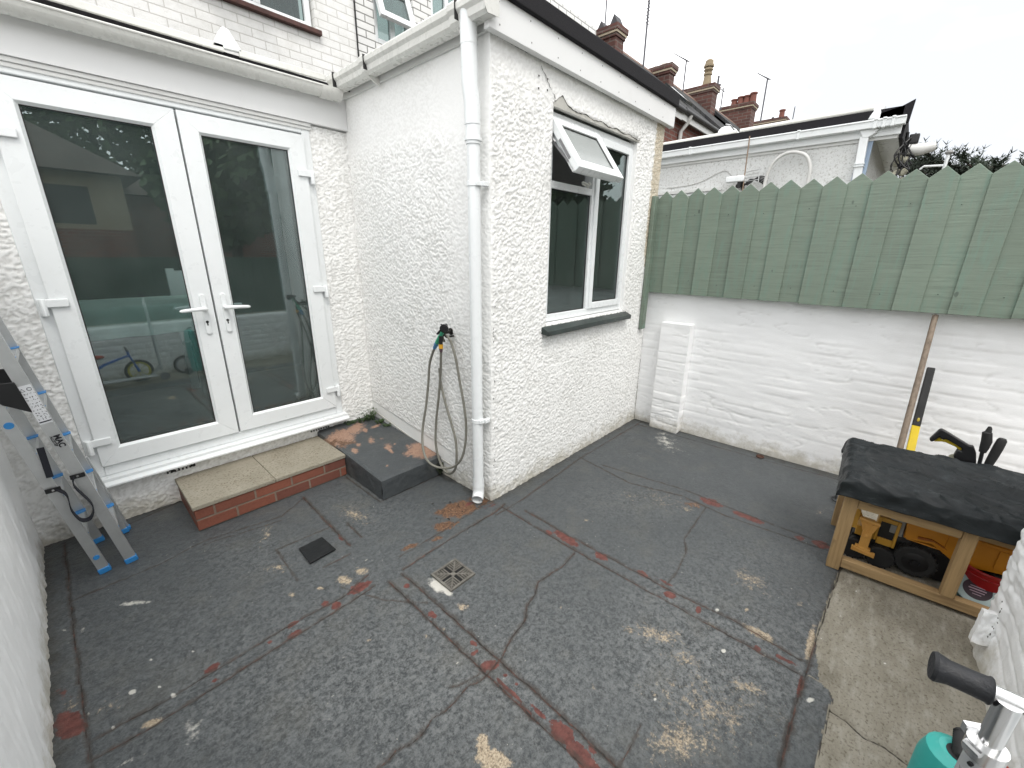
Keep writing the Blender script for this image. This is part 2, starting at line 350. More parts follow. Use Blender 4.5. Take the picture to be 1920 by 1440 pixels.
WHT = [((822,1098),(20,13),30,1.1),((838,1108),(14,7),35,1),((248,1297),(10,5),-30,1.1),((325,1303),(7,5),0,.9),((357,1372),(22,34),25,.45),((250,1130),(40,5),-6,.6),((240,1152-24),(16,7),0,.35),((1250,828),(40,22),30,.38),((1345,1403-260),(4,3),0,.8),((362,1221),(5,3),0,.9),((299,1287),(4,3),0,.9),((212,1363),(6,4),-30,.9),((283,1237),(5,3),0,.8),((165,1338),(4,4),0,1),((1520,1312),(8,5),0,1.1),((1357,1220),(5,4),0,1),((1433,1228),(5,3),0,1),((1228,1311),(3,3),0,1),((235,1430),(40,5),-30,.5),((155,1180),(7,8),0,.4),((120,1182),(8,3),0,.6)]
WEAR = [((760,1290),(620,240),0,.62),((1330,1250),(260,170),0,.8),((900,1330),(260,140),0,.45),((1250,1130),(160,60),20,.5),((480,1050),(160,70),-10,.35),((650,1300),(200,130),0,.35),((1180,945),(120,40),10,.3),((700,960),(90,60),0,.35),((1400,1060),(150,60),15,.3)]
def field(u, v, L):
    f = np.full(u.shape, -1.0)
    for (cx, cy), (rx, ry), rot, s in L:
        a = R_(rot); dx, dy = u - cx, v - cy; x = dx * math.cos(a) + dy * math.sin(a); y = -dx * math.sin(a) + dy * math.cos(a)
        q = s * (1 - np.sqrt((x / rx) ** 2 + (y / ry) ** 2)) - (1 - s) * .35; f = np.maximum(f, np.clip(q, -1, 1))
    return f
def blobs(u, v, L):
    f = np.zeros(u.shape)
    for (cx, cy), (rx, ry), rot, s in L: f = np.maximum(f, s * np.exp(-((u - cx) / rx) ** 2 - ((v - cy) / ry) ** 2))
    return f
x = np.linspace(-2.13, 2.14, 713); y = np.linspace(-2.62, 1.6, 705); X, Y = np.meshgrid(x, y, indexing='ij')
pu, pv = to_px(np.stack([X, Y, np.zeros_like(X)], -1).reshape(-1, 3)); pu = pu.reshape(X.shape); pv = pv.reshape(X.shape)
front = ((np.stack([X, Y, np.zeros_like(X)], -1) - _C) @ _RM)[..., 2] < -.3
pu = np.where(front, pu, 5000); pv = np.where(front, pv, 5000)
XW = X + .0055 * (noise2(X / .05, Y / .05, 21) - .5) + .003 * (noise2(X / .015, Y / .015, 22) - .5); YW = Y + .0055 * (noise2(X / .05 + 9, Y / .05, 23) - .5) + .003 * (noise2(X / .015, Y / .015 + 5, 24) - .5)
jd = np.full(X.shape, 60.0); hg = np.zeros(X.shape)
for hw, dp, P in JOINTS + CRACKS + CONC_CRACKS:
    hw = max(hw, .0015)
    k = .75 + .6 * noise2(X / .09, Y / .09, 31 + int(hw * 1e4)); d = seg_dist(XW, YW, P); jd = np.minimum(jd, d / (hw * k + .0006)); hg = np.minimum(hg, -dp * (1 - sstep(hw * .5, hw * 2.2 + .003, d)))
wear = np.clip(blobs(pu, pv, WEAR), 0, 1)
Z = hg + .004 * noise2(X / .35, Y / .35, 41) + .0022 * (.35 + wear) * (noise2(X / .022, Y / .022, 42) - .5) * 2 + .0016 * (noise2(X / .011, Y / .011, 43) - .5) - .003
# outline of the bare concrete path
CP = PX([(1577,1064),(1550,1140),(1530,1200),(1511,1262),(1540,1278),(1558,1296),(1561,1316),(1552,1345),(1540,1400),(1524,1446)])
cb = np.array(CP); px_, py_ = cb[:, 0], cb[:, 1]
o_ = np.argsort(px_); edge_y = np.interp(X + .012 * (noise2(X / .03, Y / .03, 51) - .5), px_[o_], py_[o_], left=-1.90, right=-1.86)
edge_y = np.where(X > .95, -1.85, edge_y) + .012 * (noise2(X / .04, Y * 0, 52) - .5)
isc = (Y < edge_y)
isc_b = sstep(-.01, .01, edge_y - Y)
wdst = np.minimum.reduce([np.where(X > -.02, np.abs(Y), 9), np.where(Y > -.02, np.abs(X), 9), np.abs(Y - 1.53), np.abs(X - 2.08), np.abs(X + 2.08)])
att = {'wdist': wdst, 'joint': jd, 'wear': wear, 'tan': field(pu, pv, TAN), 'rust': field(pu, pv, RUST), 'red': field(pu, pv, RED), 'wht': field(pu, pv, WHT)}
fc = isc[:-1, :-1]; V = np.stack([X, Y, Z], -1).reshape(-1, 3)
def patio_material(name, lite, dark, mid, tc_=((.13, .10, .07), (.33, .265, .185), (.50, .42, .31))):
    n = NT(name); A = n.attr
    big = n.noise(1.1, 5, .6, seed=1); fine = n.noise(150, 2, .6, seed=2); med = n.noise(34, 5, .75, seed=3); edge = n.noise(55, 5, .8, seed=6); edge2 = n.noise(18, 6, .8, seed=7)
    base = n.ramp(big, [(.3, mid), (.7, tuple(q * 1.22 for q in mid))])
    spk = n.ramp(n.noise(62, 4, .8, seed=11), [(.38, 0.), (.48, .45), (.60, 1.)])
    s1 = n.mix(n.math('MULTIPLY', n.math('ADD', .12, A('wear')), .95), base, n.mix(spk, dark, lite))
    blue = n.ramp(med, [(.4, 0.), (.65, .35)]); s1 = n.mix(blue, s1, (.070, .080, .086))
    smud = n.ramp(n.noise(3.3, 6, .7, seed=12), [(.52, 0.), (.75, .35)]); s1 = n.mix(smud, s1, (.135, .128, .105))
    def msk(a, k, lo=.0, hi=.12, e=edge2):
        v = n.math('ADD', A(a), n.math('MULTIPLY', n.math('SUBTRACT', e, .5), k)); return n.ramp(n.math('ADD', v, .5), [(.5 + lo, 0.), (.5 + hi, 1.)])
    tanc = n.ramp(fine, [(.3, tc_[0]), (.45, tc_[1]), (.65, tc_[2])])
    c = n.mix(msk('tan', 2.8, .02, .30, n.math('ADD', n.math('MULTIPLY', edge, .6), n.math('MULTIPLY', edge2, .4))), s1, tanc)
    c = n.mix(msk('rust', 2.2, .02, .2), c, n.ramp(n.noise(90, 3, seed=13), [(.35, (.05, .026, .016)), (.6, (.19, .10, .055)), (.75, (.34, .22, .13))]))
    c = n.mix(msk('red', 1.9, .0, .06, edge2), c, n.ramp(n.noise(40, 4, seed=14), [(.35, (.085, .024, .019)), (.65, (.155, .052, .041))]))
    c = n.mix(n.math('MULTIPLY', msk('wht', 1.9, .0, .35), .8), c, (.66, .64, .58))
    # loose flecks of paint and grit
    fl = n.ramp(n.noise(75, 1, .5, seed=15), [(.775, 0.), (.80, .8)]); c = n.mix(n.math('MULTIPLY', fl, n.ramp(n.noise(5, 3, seed=16), [(.45, 0.), (.6, 1.)])), c, (.5, .48, .42))
    halo = n.ramp(n.math('ADD', n.math('MULTIPLY', A('joint'), .055), n.math('MULTIPLY', n.noise(24, 5, .75, seed=21), .75)), [(.40, .70), (.60, 0.)])
    c = n.mix(halo, c, (.045, .034, .026))
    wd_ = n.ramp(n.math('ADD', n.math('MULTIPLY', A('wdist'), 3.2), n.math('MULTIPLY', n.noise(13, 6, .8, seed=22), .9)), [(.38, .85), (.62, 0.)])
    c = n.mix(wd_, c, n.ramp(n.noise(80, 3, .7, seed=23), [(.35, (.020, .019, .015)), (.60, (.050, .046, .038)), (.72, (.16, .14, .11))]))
    j = n.ramp(A('joint'), [(.55, 1.), (1.0, 0.)]); jc = n.ramp(n.noise(28, 4, .7, seed=17), [(.45, (.018, .015, .012)), (.68, (.12, .05, .035))])
    c = n.mix(j, c, jc)
    n.set(col=c, spec=.45); n.set(rough=n.ramp(n.noise(2.4, 5, .7, seed=18), [(.35, .32), (.65, .62)]))
    n.bump(n.math('ADD', n.noise(110, 5, .75, seed=19), n.math('MULTIPLY', spk, .35)), .75, .004)
    return n.m
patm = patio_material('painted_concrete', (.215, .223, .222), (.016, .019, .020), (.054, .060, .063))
def conc_material():
    n = NT('bare_concrete'); b = n.noise(2.6, 8, .75, seed=1, stretch=(1, 1.8, 1))
    c = n.ramp(b, [(.30, (.155, .138, .105)), (.50, (.25, .228, .18)), (.70, (.34, .315, .26))])
    p = n.ramp(n.noise(85, 4, .75, seed=2), [(.36, .75), (.47, 0.)]); c = n.mix(p, c, (.085, .07, .045))
    s = n.ramp(n.noise(9, 5, .7, seed=3, stretch=(1, 3, 1)), [(.50, 0.), (.70, .6)]); c = n.mix(s, c, (.40, .38, .33))
    w = n.ramp(n.noise(48, 2, seed=4), [(.77, 0.), (.79, .8)]); c = n.mix(w, c, (.72, .71, .66))
    c = n.mix(n.ramp(n.attr('joint'), [(.5, 1.), (1., 0.)]), c, (.035, .03, .022)); n.set(col=c, rough=.8)
    n.bump(n.noise(120, 6, .8, seed=5), .8, .004); return n.m
concm = conc_material()
def compact(F, V, att):
    idx = np.unique(F); mp = np.full(len(V), -1); mp[idx] = np.arange(len(idx)); return mp[F], V[idx], {k: a.ravel()[idx] for k, a in att.items()}
F = grid_faces(*X.shape, keep=~fc); F, V1, A1 = compact(F, V, att)
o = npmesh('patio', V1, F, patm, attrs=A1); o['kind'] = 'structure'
F = grid_faces(*X.shape, keep=fc); F, V1, A1 = compact(F, V, att)
o = npmesh('path', V1, F, concm, attrs={'joint': A1['joint']}); o['kind'] = 'structure'

# ================================================================== THE HOUSE
house = thing('house', (0, 1.5, 0), 'white rendered house with patio doors, flat roofed extension and painted brick upper wall', 'house')
YW = 1.53; HZ = 2.66
flatw = M('smooth_painted_board', (.78, .785, .78), .45, var=.03, vs=2, dirt=.15, dc=(.5, .48, .42))
soffit = M('painted_soffit', (.66, .665, .65), .5, var=.05, dirt=.2, dc=(.35, .34, .3))
felt = M('mineral_roof_felt', (.010, .009, .012), .95, var=.8, vs=160, bump=.9, bs=220)
# wall beside and under the doors (faces the yard)
sheet('wall', (0, YW, 0), (1, 0, 0), (0, 0, 1), (0, -1, 0), [(-2.11, -1.812, 0, 2.46, 'l'), (-.278, .0, .27, 2.46, ''), (-1.812, -.278, 0, .275, 't'), (-.278, 0, 0, .27, 'r')], .006, stipple(.0052, 3), wall_mat, house)
# extension side wall, smoother near the top and by the pipe
def smB(A, B): return np.clip(1.1 - .75 * sstep(2.2, 2.35, B) - .6 * (1 - sstep(.2, .5, A)) * sstep(.9, 1.2, B), .12, 1) * (1 - .92 * (1 - sstep(.245 - .00, .255, B - .11 * (A - .6)) ) * sstep(.35, .5, A))
sheet('wall', (0, 0, 0), (0, 1, 0), (0, 0, 1), (-1, 0, 0), [(0, YW, 0, 2.72, 'lr')], .0055, stipple(.0044, 13, smB), wall_mat, house)
# extension end wall with its window opening
def bareC(A, B): return np.clip(sstep(1.80, 1.96, A) * sstep(1.2, 1.7, B) * .75 + sstep(1.9, 2.0, A) * .25 + .5 * (1 - sstep(.0, .10, B)) * .6 + .35 * (1 - sstep(0, .03, A)) * (1 - sstep(0, .8, np.abs(B - .7))), 0, 1) - .12
def smC(A, B): return 1 - .55 * sstep(2.36, 2.6, B) * (1 - sstep(1.2, 1.6, A))
WX0, WX1, WZ0, WZ1 = .5305, 1.616, 1.160, 2.487
sheet('wall', (0, 0, 0), (1, 0, 0), (0, 0, 1), (0, -1, 0), [(0, WX0, 0, WZ0, 'l'), (0, WX0, WZ0, WZ1, 'lr'), (0, WX0, WZ1, 2.66, 'l'), (WX1, 2.075, 0, WZ0, 'r'), (WX1, 2.075, WZ0, WZ1, 'lr'), (WX1, 2.075, WZ1, 2.66, 'r'), (WX0, WX1, 0, WZ0, 't'), (WX0, WX1, WZ1, 2.66, 'b')], .0055, stipple(.0050, 23, smC), wall_mat, house, bare=bareC, skirt=.06)
# solid backing, inner skins and return wall
bk = MB()
for b in ((0.006, WX0 - .005, .008, .20, 0, 2.66), (WX1 + .008, 2.07, .008, .20, 0, 2.66), (WX0 - .005, WX1 + .008, .009, .199, 0, WZ0 - .005), (WX0 - .005, WX1 + .008, .009, .199, WZ1 + .005, 2.66)): bk.box(*b)
bk.box(.008, .20, .201, YW + .3, 0, 2.66); bk.box(1.87, 2.068, .201, 3.39, 0, 2.66)
bk.box(-2.30, -1.815, YW + .008, YW + .25, 0, 2.66); bk.box(-.275, .006, YW + .008, YW + .25, 0, 2.66); bk.box(-1.815, -.275, YW + .008, YW + .25, 0, .325); bk.box(-1.815, -.275, YW + .04, YW + .25, 2.462, 2.66)
bk.build('wall_core', soffit, house, smooth=False)
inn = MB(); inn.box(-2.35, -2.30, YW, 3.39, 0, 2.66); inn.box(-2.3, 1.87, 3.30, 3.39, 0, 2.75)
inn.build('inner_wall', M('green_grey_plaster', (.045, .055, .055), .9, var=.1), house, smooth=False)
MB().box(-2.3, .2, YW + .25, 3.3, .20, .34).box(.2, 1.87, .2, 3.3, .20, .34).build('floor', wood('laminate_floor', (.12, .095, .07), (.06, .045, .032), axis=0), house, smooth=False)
# lean-to roof and extension roof
def slab(pts, t): 
    return MB().prism(pts, (0, 0, 0), (0, 0, t))
LZ = lambda y: 2.69 + (y - 1.535) * .167
for (a, b, c, d) in ((-2.45, -.02, 1.535, 1.95), (-2.45, -.02, 3.05, 3.39), (-2.45, -1.6, 1.9501, 3.0499), (-.9, -.02, 1.9501, 3.0499)):
    slab([(a, c, LZ(c)), (b, c, LZ(c)), (b, d, LZ(d)), (a, d, LZ(d))], .07).build('roof', felt, house, smooth=False)      # unseen gap added to let daylight into the room
slab([(.12, -.016, 2.80), (2.12, -.016, 2.80), (2.12, 3.39, 2.86), (.12, 3.39, 2.86)], .06).build('roof', felt, house, smooth=False)
# felt drip edge and white fascia of the extension
MB().box(-.085, 2.138, -.075, -.018, 2.802, 2.892).box(-.060, -.023, -.017, 1.50, 2.778, 2.800).build('roof_edge', felt, house, bevel=.006)
fb = MB().box(-.052, 2.126, -.052, -.012, 2.655, 2.801).box(2.1265, 2.131, -.054, -.010, 2.650, 2.812).build('fascia', flatw, house, bevel=.002)
for xx in np.arange(.02, 2.1, .235):
    for zz in (2.685, 2.775): MB().disc((xx + random.uniform(-.01, .01), -.0525, zz), (0, -1, 0), .004, .003, .0015, 8).build('nail', M('dull_nail', (.22, .21, .2), .6, .3), fb)
MB().box(-.022, -.004, -.004, YW, 2.665, 2.80).build('fascia', soffit, house)
# big painted board over the doors, stepped trim below it
MB().box(-2.2, -.003, 1.495, 1.522, 2.47, 2.69).build('fascia', flatw, house, bevel=.002)
MB().box(-2.2, -.27, 1.505, 1.53, 2.446, 2.469).box(-2.2, -.27, 1.512, 1.53, 2.425, 2.4455).build('trim', soffit, house, bevel=.003)
# gutters
def half_gutter(mb, a, b, up, outw, r=.058, seg=14, t=.004):
    a, b, up, outw = map(Vector, (a, b, up, outw)); v = []; K = seg + 1
    prof = [(-math.cos(math.pi * k / seg), -math.sin(math.pi * k / seg)) for k in range(K)]
    for rr in (r, r - t):
        for p in (a, b):
            for (c, s_) in prof: v.append(p + outw * (c * rr) + up * (s_ * rr * 1.05))
    f = []
    for k in range(K - 1):
        f += [(k, k + 1, K + k + 1, K + k), (2 * K + k, 3 * K + k, 3 * K + k + 1, 2 * K + k + 1), (k, 2 * K + k, 2 * K + k + 1, k + 1), (K + k, K + k + 1, 3 * K + k + 1, 3 * K + k)]
    f += [(0, K, 3 * K, 2 * K), (K - 1, 3 * K - 1, 4 * K - 1, 2 * K - 1)]
    mb.add(v, f)
gt = MB(); half_gutter(gt, (-2.5, 1.432, 2.668), (-.20, 1.432, 2.690), (0, 0, 1), (0, -1, 0))
gt.tube([(-2.5, 1.374, 2.662), (-.20, 1.374, 2.684)], .006, 6); gt.tube([(-2.5, 1.384, 2.640), (-.20, 1.384, 2.662)], .0035, 6)
gA = gt.build('gutter', upvc_old, house)
# ogee gutter of the side wall
def ogee(mb, y0, y1, z, xo=-.135, xi=-.024, sc_=1):
    P = [(xi, 0), (xi, -.055), (xi - .02, -.088), (xo + .035, -.092), (xo + .020, -.078), (xo + .016, -.050), (xo + .002, -.034), (xo, -.010), (xo + .008, 0), (xo + .014, -.006), (xo + .022, -.04), (xo + .04, -.08), (xi - .02, -.08), (xi - .006, -.05), (xi - .006, 0)]
    n = len(P); v = [(x, y, z + dz) for y in (y0, y1) for x, dz in P]
    f = [(i, (i + 1) % n, n + (i + 1) % n, n + i) for i in range(n)]
    mb.add(v, f)
og = MB(); ogee(og, -.085, 1.40, 2.775); gB = og.build('gutter', upvc_old, house, ang=25)
for y0 in (.10, .97): 
    j = MB(); ogee(j, y0, y0 + .06, 2.779, -.141, -.022); j.prism([(-.11, y0 + .02, 2.684), (-.022, y0 + .02, 2.690), (-.022, y0 + .02, 2.640)], (0, 0, 0), (0, .012, 0)); j.build('gutter_bracket', upvc_old, gB, ang=25)
    MB().box(-.142, -.03, y0 - .0015, y0 - .0003, 2.70, 2.779).build('seal', black_r, gB)
j = MB(); ogee(j, .33 - .05, .30, 2.781, -.14, -.022); 
MB().prism([(-.135, -.088, 2.776), (-.022, -.088, 2.776), (-.022, -.088, 2.69), (-.10, -.088, 2.684), (-.12, -.088, 2.71)], (0, 0, 0), (0, .003, 0)).build('end_cap', upvc_old, gB)
# corner piece where the two gutters meet
cn = MB(); half_gutter(cn, (-.215, 1.432, 2.689), (-.075, 1.432, 2.691), (0, 0, 1), (0, -1, 0), .063); ogee(cn, 1.385, 1.475, 2.779, -.141, -.020)
cn.build('gutter_corner', upvc_old, house, ang=30)
MB().box(-.14, -.02, 1.376, 1.3845, 2.69, 2.779).build('seal', black_r, gA)
for xx in (-.22, -.9, -1.75):
    q = MB(); half_gutter(q, (xx, 1.432, 2.688), (xx + .022, 1.432, 2.688), (0, 0, 1), (0, -1, 0), .061); 
    if xx < -.5: continue
    q.build('gutter_bracket', upvc_old, gA)
# white roof-edge trim above the long gutter, and the little upstand on it
MB().beam((-2.4, 1.50, 2.760), (-.74, 1.50, 2.764), .02, .036).beam((-.66, 1.50, 2.764), (-.13, 1.50, 2.772), .02, .036).build('roof_trim', upvc_old, house, bevel=.003)
MB().prism([(-.80, 1.49, 2.76), (-.64, 1.49, 2.77), (-.655, 1.49, 2.795), (-.70, 1.49, 2.87), (-.73, 1.49, 2.875), (-.755, 1.49, 2.84)], (0, 0, 0), (0, .03, 0)).build('roof_vent', upvc, house, bevel=.004)
# downpipe
pc = (-.065, .062)
dp = MB().tube([(-.085, .062, 2.70), (-.085, .062, 2.60), (-.083, .062, 2.50), (-.07, .062, 2.40), (-.065, .062, 2.30), (pc[0], pc[1], .12), (pc[0], pc[1], .11)], .0345, 24, cap=False).build('downpipe', upvc, house)
q = MB().tube([(-.085, .062, 2.745), (-.085, .062, 2.60)], .0425, 24, cap=False); q.tube([(-.085, .062, 2.60), (-.084, .062, 2.44), (-.07, .062, 2.36), (-.068, .062, 2.26)], .0415, 24)
q.tube([(-.066, .062, 2.265), (-.066, .062, 2.17)], .0395, 24); q.tube([(-.066, .062, 2.20), (-.066, .062, 2.185)], .045, 24); q.build('pipe_socket', upvc, dp)
for zz in (1.98, .60):
    b = MB().tube([(pc[0], pc[1], zz - .013), (pc[0], pc[1], zz + .013)], .0385, 24); b.box(-.05, -.012, pc[1] - .062, pc[1] - .040, zz - .012, zz + .012); b.box(-.085, -.006, .015, .03, zz - .012, zz + .012); b.build('bracket', upvc, dp, bevel=.002)
sh = MB().tube([(-.065, .062, .19), (-.065, .062, .100), (-.070, .058, .074), (-.084, .047, .056), (-.108, .029, .046)], .0385, 24, cap=False)
sh.tube([(-.108, .029, .046), (-.084, .047, .056), (-.070, .058, .080)], .034, 24, cap=False); sh.tube([(-.065, .062, .135), (-.065, .062, .12)], .0405, 24, cap=False)
sh.build('shoe', upvc, dp)

# ---- french doors
FY = 1.520      # face of the fixed frame
fr = MB(); fx0, fx1, fz0, fz1 = -1.812, -.279, .318, 2.462
for b in ((fx0, fx0 + .055, FY, FY + .07, fz0, fz1), (fx1 - .055, fx1, FY, FY + .07, fz0, fz1), (fx0 + .055, fx1 - .055, FY, FY + .07, fz1 - .06, fz1), (fx0 + .055, fx1 - .055, FY, FY + .07, fz0, fz0 + .06)): fr.box(*b)
fr.build('door_frame', upvc, house, bevel=.004)
MB().box(-1.83, -.262, 1.465, FY + .07, .272, .3165).prism([(-1.83, 1.465, .272), (-1.83, 1.44, .272), (-1.83, 1.44, .284), (-1.83, 1.465, .3)], (0, 0, 0), (1.568, 0, 0)).build('door_sill', upvc, house, bevel=.002)
def leaf(x0, x1, z0, z1, gx0, gx1, gz0, gz1, side):
    y0, y1 = 1.500, 1.570; mb = MB(); mb2 = MB()
    O_ = [(x0, z0), (x1, z0), (x1, z1), (x0, z1)]; I = [(gx0 - .012, gz0 - .012), (gx1 + .012, gz0 - .012), (gx1 + .012, gz1 + .012), (gx0 - .012, gz1 + .012)]; Gq = [(gx0, gz0), (gx1, gz0), (gx1, gz1), (gx0, gz1)]
    for k in range(4):     # mitred members with a tiny gap at the weld line
        a, b, c, d = O_[k], O_[(k + 1) % 4], I[(k + 1) % 4], I[k]; cx = sum(p[0] for p in (a, b, c, d)) / 4; cz = sum(p[1] for p in (a, b, c, d)) / 4
        e = .0006
        if k % 2 == 0: quad = [(a[0] + e * 1, a[1]), (b[0] - e, b[1]), (c[0] - e, c[1]), (d[0] + e, d[1])]
        else: quad = [(a[0], a[1] + e), (b[0], b[1] - e), (c[0], c[1] - e), (d[0], d[1] + e)]
        mb.prism([(p[0], y0, p[1]) for p in quad], (0, 0, 0), (0, y1 - y0, 0))
        c, d, g1, g0 = I[(k + 1) % 4], I[k], Gq[(k + 1) % 4], Gq[k]
        mb2.add([(d[0], y0 + .001, d[1]), (c[0], y0 + .001, c[1]), (g1[0], y0 + .017, g1[1]), (g0[0], y0 + .017, g0[1])], [(0, 1, 2, 3)])
    o = mb.build('door', upvc, house, bevel=.0018); mb2.build('glazing_bead', upvc, o, smooth=False)
    s = MB(); w = .005
    for b in ((gx0 - .001, gx0 + w, gz0, gz1), (gx1 - w, gx1 + .001, gz0, gz1), (gx0, gx1, gz0 - .001, gz0 + w), (gx0, gx1, gz1 - w, gz1 + .001)): s.box(b[0], b[1], y0 + .0175, y0 + .020, b[2], b[3])
    s.build('gasket', black_r, o)
    MB().box(gx0, gx1, y0 + .022, y0 + .026, gz0, gz1).build('pane', GL, o, smooth=False)
    MB().box(gx0 - .01, gx1 + .01, y0 + .046, y0 + .049, gz0 - .01, gz1 + .01).build('pane', GL, o, smooth=False)
    hx = x1 - .052 if side < 0 else x0 + .050; zc = 1.235
    pl = MB(); n_ = 16; pp = []
    for k in range(n_): a = math.pi * k / (n_ - 1); pp.append((hx + .0155 * math.cos(a), y0 - .0005, zc + .105 + .0155 * math.sin(a)))
    for k in range(n_): a = math.pi + math.pi * k / (n_ - 1); pp.append((hx + .0155 * math.cos(a), y0 - .0005, zc - .120 + .0155 * math.sin(a)))
    pl.prism(pp, (0, 0, 0), (0, -.011, 0)); h = pl.build('handle', upvc, o, bevel=.003)
    lv = MB(); r_ = [.013, .013, .0125, .012, .0115, .011, .010, .005]
    lv.tube([(hx, y0 - .012, zc + .03), (hx, y0 - .045, zc + .03), (hx + side * .012, y0 - .055, zc + .031), (hx + side * .035, y0 - .058, zc + .032), (hx + side * .07, y0 - .057, zc + .031), (hx + side * .10, y0 - .055, zc + .029), (hx + side * .125, y0 - .052, zc + .027), (hx + side * .135, y0 - .050, zc + .026)], r_, 12); lv.build('handle', upvc, o)
    k = MB().disc((hx, y0 - .0118, zc - .055), (0, -1, 0), .0085, .0085, .001, 14); k.box(hx - .0035, hx + .0035, y0 - .0128, y0 - .0118, zc - .078, zc - .055); k.build('lock', M('dark_lock', (.05, .05, .05), .4, .6), o)
    ihx = MB().tube([(hx, y0 + .07, zc + .03), (hx, y0 + .11, zc + .03), (hx + side * .13, y0 + .115, zc + .03)], .009, 10).build('handle', upvc, o)
    for zz in (.53, 1.335, 2.13):
        ex = x0 if side < 0 else x1; s_ = 1 if side < 0 else -1
        q = MB().box(min(ex - s_ * .030, ex + s_ * .070), max(ex - s_ * .030, ex + s_ * .070), y0 - .016, y0 - .001, zz - .008, zz + .034); q.tube([(ex - s_ * .026, y0 - .012, zz - .052), (ex - s_ * .026, y0 - .012, zz + .036)], .014, 12); q.box(min(ex - s_ * .045, ex - s_ * .015), max(ex - s_ * .045, ex - s_ * .015), y0 + .004, y0 + .019, zz - .055, zz + .035); q.build('hinge', upvc, o, bevel=.004)
leaf(-1.760, -1.0500, .386, 2.386, -1.657, -1.166, .496, 2.277, -1)
leaf(-1.0385, -.334, .386, 2.386, -.934, -.445, .496, 2.277, 1)
MB().box(-1.0495, -1.039, 1.545, 1.56, .386, 2.386).build('door_seal', M('grey_seal', (.28, .29, .29), .6), house)
# drip marks and vents under the sill
for cx in (-1.375, -.45):
    vt = MB().box(cx - .105, cx + .045, YW - .004, YW - .002, .218, .240)
    for k in range(8): vt.box(cx - .11 + k * .020, cx - .11 + k * .020 + .009, YW - .0155, YW - .003, .220, .231)
    vt.build('vent', black_p, house)

# ---- window of the extension
wy = .028
wf = MB(); ax0, ax1, az0, az1 = WX0, WX1 + .006, WZ0 + .006, 2.452
mw = M('window_upvc', (.80, .825, .83), .3, var=.02)
mx0, mx1 = 1.058, 1.088; tz0, tz1 = 2.028, 2.072
for b in ((ax0, ax0 + .048, az0, az1), (ax1 - .042, ax1, az0, az1), (ax0 + .048, ax1 - .042, az1 - .045, az1), (ax0 + .048, ax1 - .042, az0, az0 + .05), (mx0, mx1, az0 + .05, az1 - .045), (ax0 + .048, mx0, tz0, tz1)): wf.box(b[0], b[1], wy, wy + .07, b[2], b[3])
win = MB(); win.v, win.f = wf.v, wf.f; W = win.build('window', mw, house, bevel=.003)
MB().box(ax0 + .049, mx0 - .001, wy + .018, wy + .022, az0 + .051, tz0 - .001).build('pane', GL2, W, smooth=False)
g_ = MB()
for b in ((mx1 - .004, mx1 + .046, az0 + .046, az1 - .042), (ax1 - .088, ax1 - .04, az0 + .046, az1 - .042), (mx1 + .046, ax1 - .088, az0 + .046, az0 + .094), (mx1 + .046, ax1 - .088, az1 - .09, az1 - .042)): g_.box(b[0], b[1], wy - .014, wy + .04, b[2], b[3])
g_.build('casement', mw, W, bevel=.004)
MB().box(mx1 + .047, ax1 - .089, wy + .006, wy + .010, az0 + .095, az1 - .091).build('pane', GL2, W, smooth=False)
gk = MB()
for (a, b, c, d, yy) in ((ax0 + .048, mx0, az0 + .05, tz0, wy + .016), (mx1 + .046, ax1 - .088, az0 + .094, az1 - .09, wy + .004)):
    for q in ((a, a + .006, c, d), (b - .006, b, c, d), (a, b, c, c + .006), (a, b, d - .006, d)): gk.box(q[0], q[1], yy, yy + .002, q[2], q[3])
gk.build('gasket', black_r, W)
# open top-hung sash
hz, hy, an = 2.432, wy - .004, math.atan2(.225, .305); L_ = .385; sx0, sx1 = ax0 + .012, mx1 - .006
def ST(x, t, d):   # t down the sash, d towards the inside
    return (x, hy - math.sin(an) * t + math.cos(an) * d, hz - math.cos(an) * t - math.sin(an) * d)
ss = MB(); w_ = .062
for (a, b, t0, t1) in ((sx0, sx0 + w_, 0, L_), (sx1 - w_, sx1, 0, L_), (sx0 + w_, sx1 - w_, 0, w_), (sx0 + w_, sx1 - w_, L_ - w_, L_)):
    ss.box(a, b, t0, t1, 0, .045, T=ST)
S = ss.build('sash', mw, W, bevel=.004)
ss = MB().box(sx0 + .02, sx1 - .02, .02, L_ - .02, .0455, .068, T=ST)
ss = MB()
for (a, b, t0, t1) in ((sx0 + .022, sx0 + .05, .02, L_ - .02), (sx1 - .05, sx1 - .022, .02, L_ - .02), (sx0 + .05, sx1 - .05, .02, .05), (sx0 + .05, sx1 - .05, L_ - .05, L_ - .02)): ss.box(a, b, t0, t1, .0455, .068, T=ST)
ss.build('inner_frame', mw, S, bevel=.003)
ss = MB(); 
for q in ((sx0 + w_, sx0 + w_ + .006, w_, L_ - w_), (sx1 - w_ - .006, sx1 - w_, w_, L_ - w_), (sx0 + w_, sx1 - w_, w_, w_ + .006), (sx0 + w_, sx1 - w_, L_ - w_ - .006, L_ - w_)): ss.box(q[0], q[1], q[2], q[3], .009, .013, T=ST)
ss.build('gasket', black_r, S)
def wet_glass():
    n = NT('wet_textured_glass'); n.set(col=(.5, .53, .52), rough=.08, spec=.9); n.b.inputs['Alpha'].default_value = .72
    v = n.n("ShaderNodeTexVoronoi"); v.inputs['Scale'].default_value = 150; n.l(n.co(), v.inputs[0]); n.bump(n.ramp(v.outputs[0], [(.1, 1.), (.5, 0.)]), .8, .004); return n.m
MB().box(sx0 + w_, sx1 - w_, w_, L_ - w_, .014, .018, T=ST).build('pane', wet_glass(), S, smooth=False)
stay = MB()
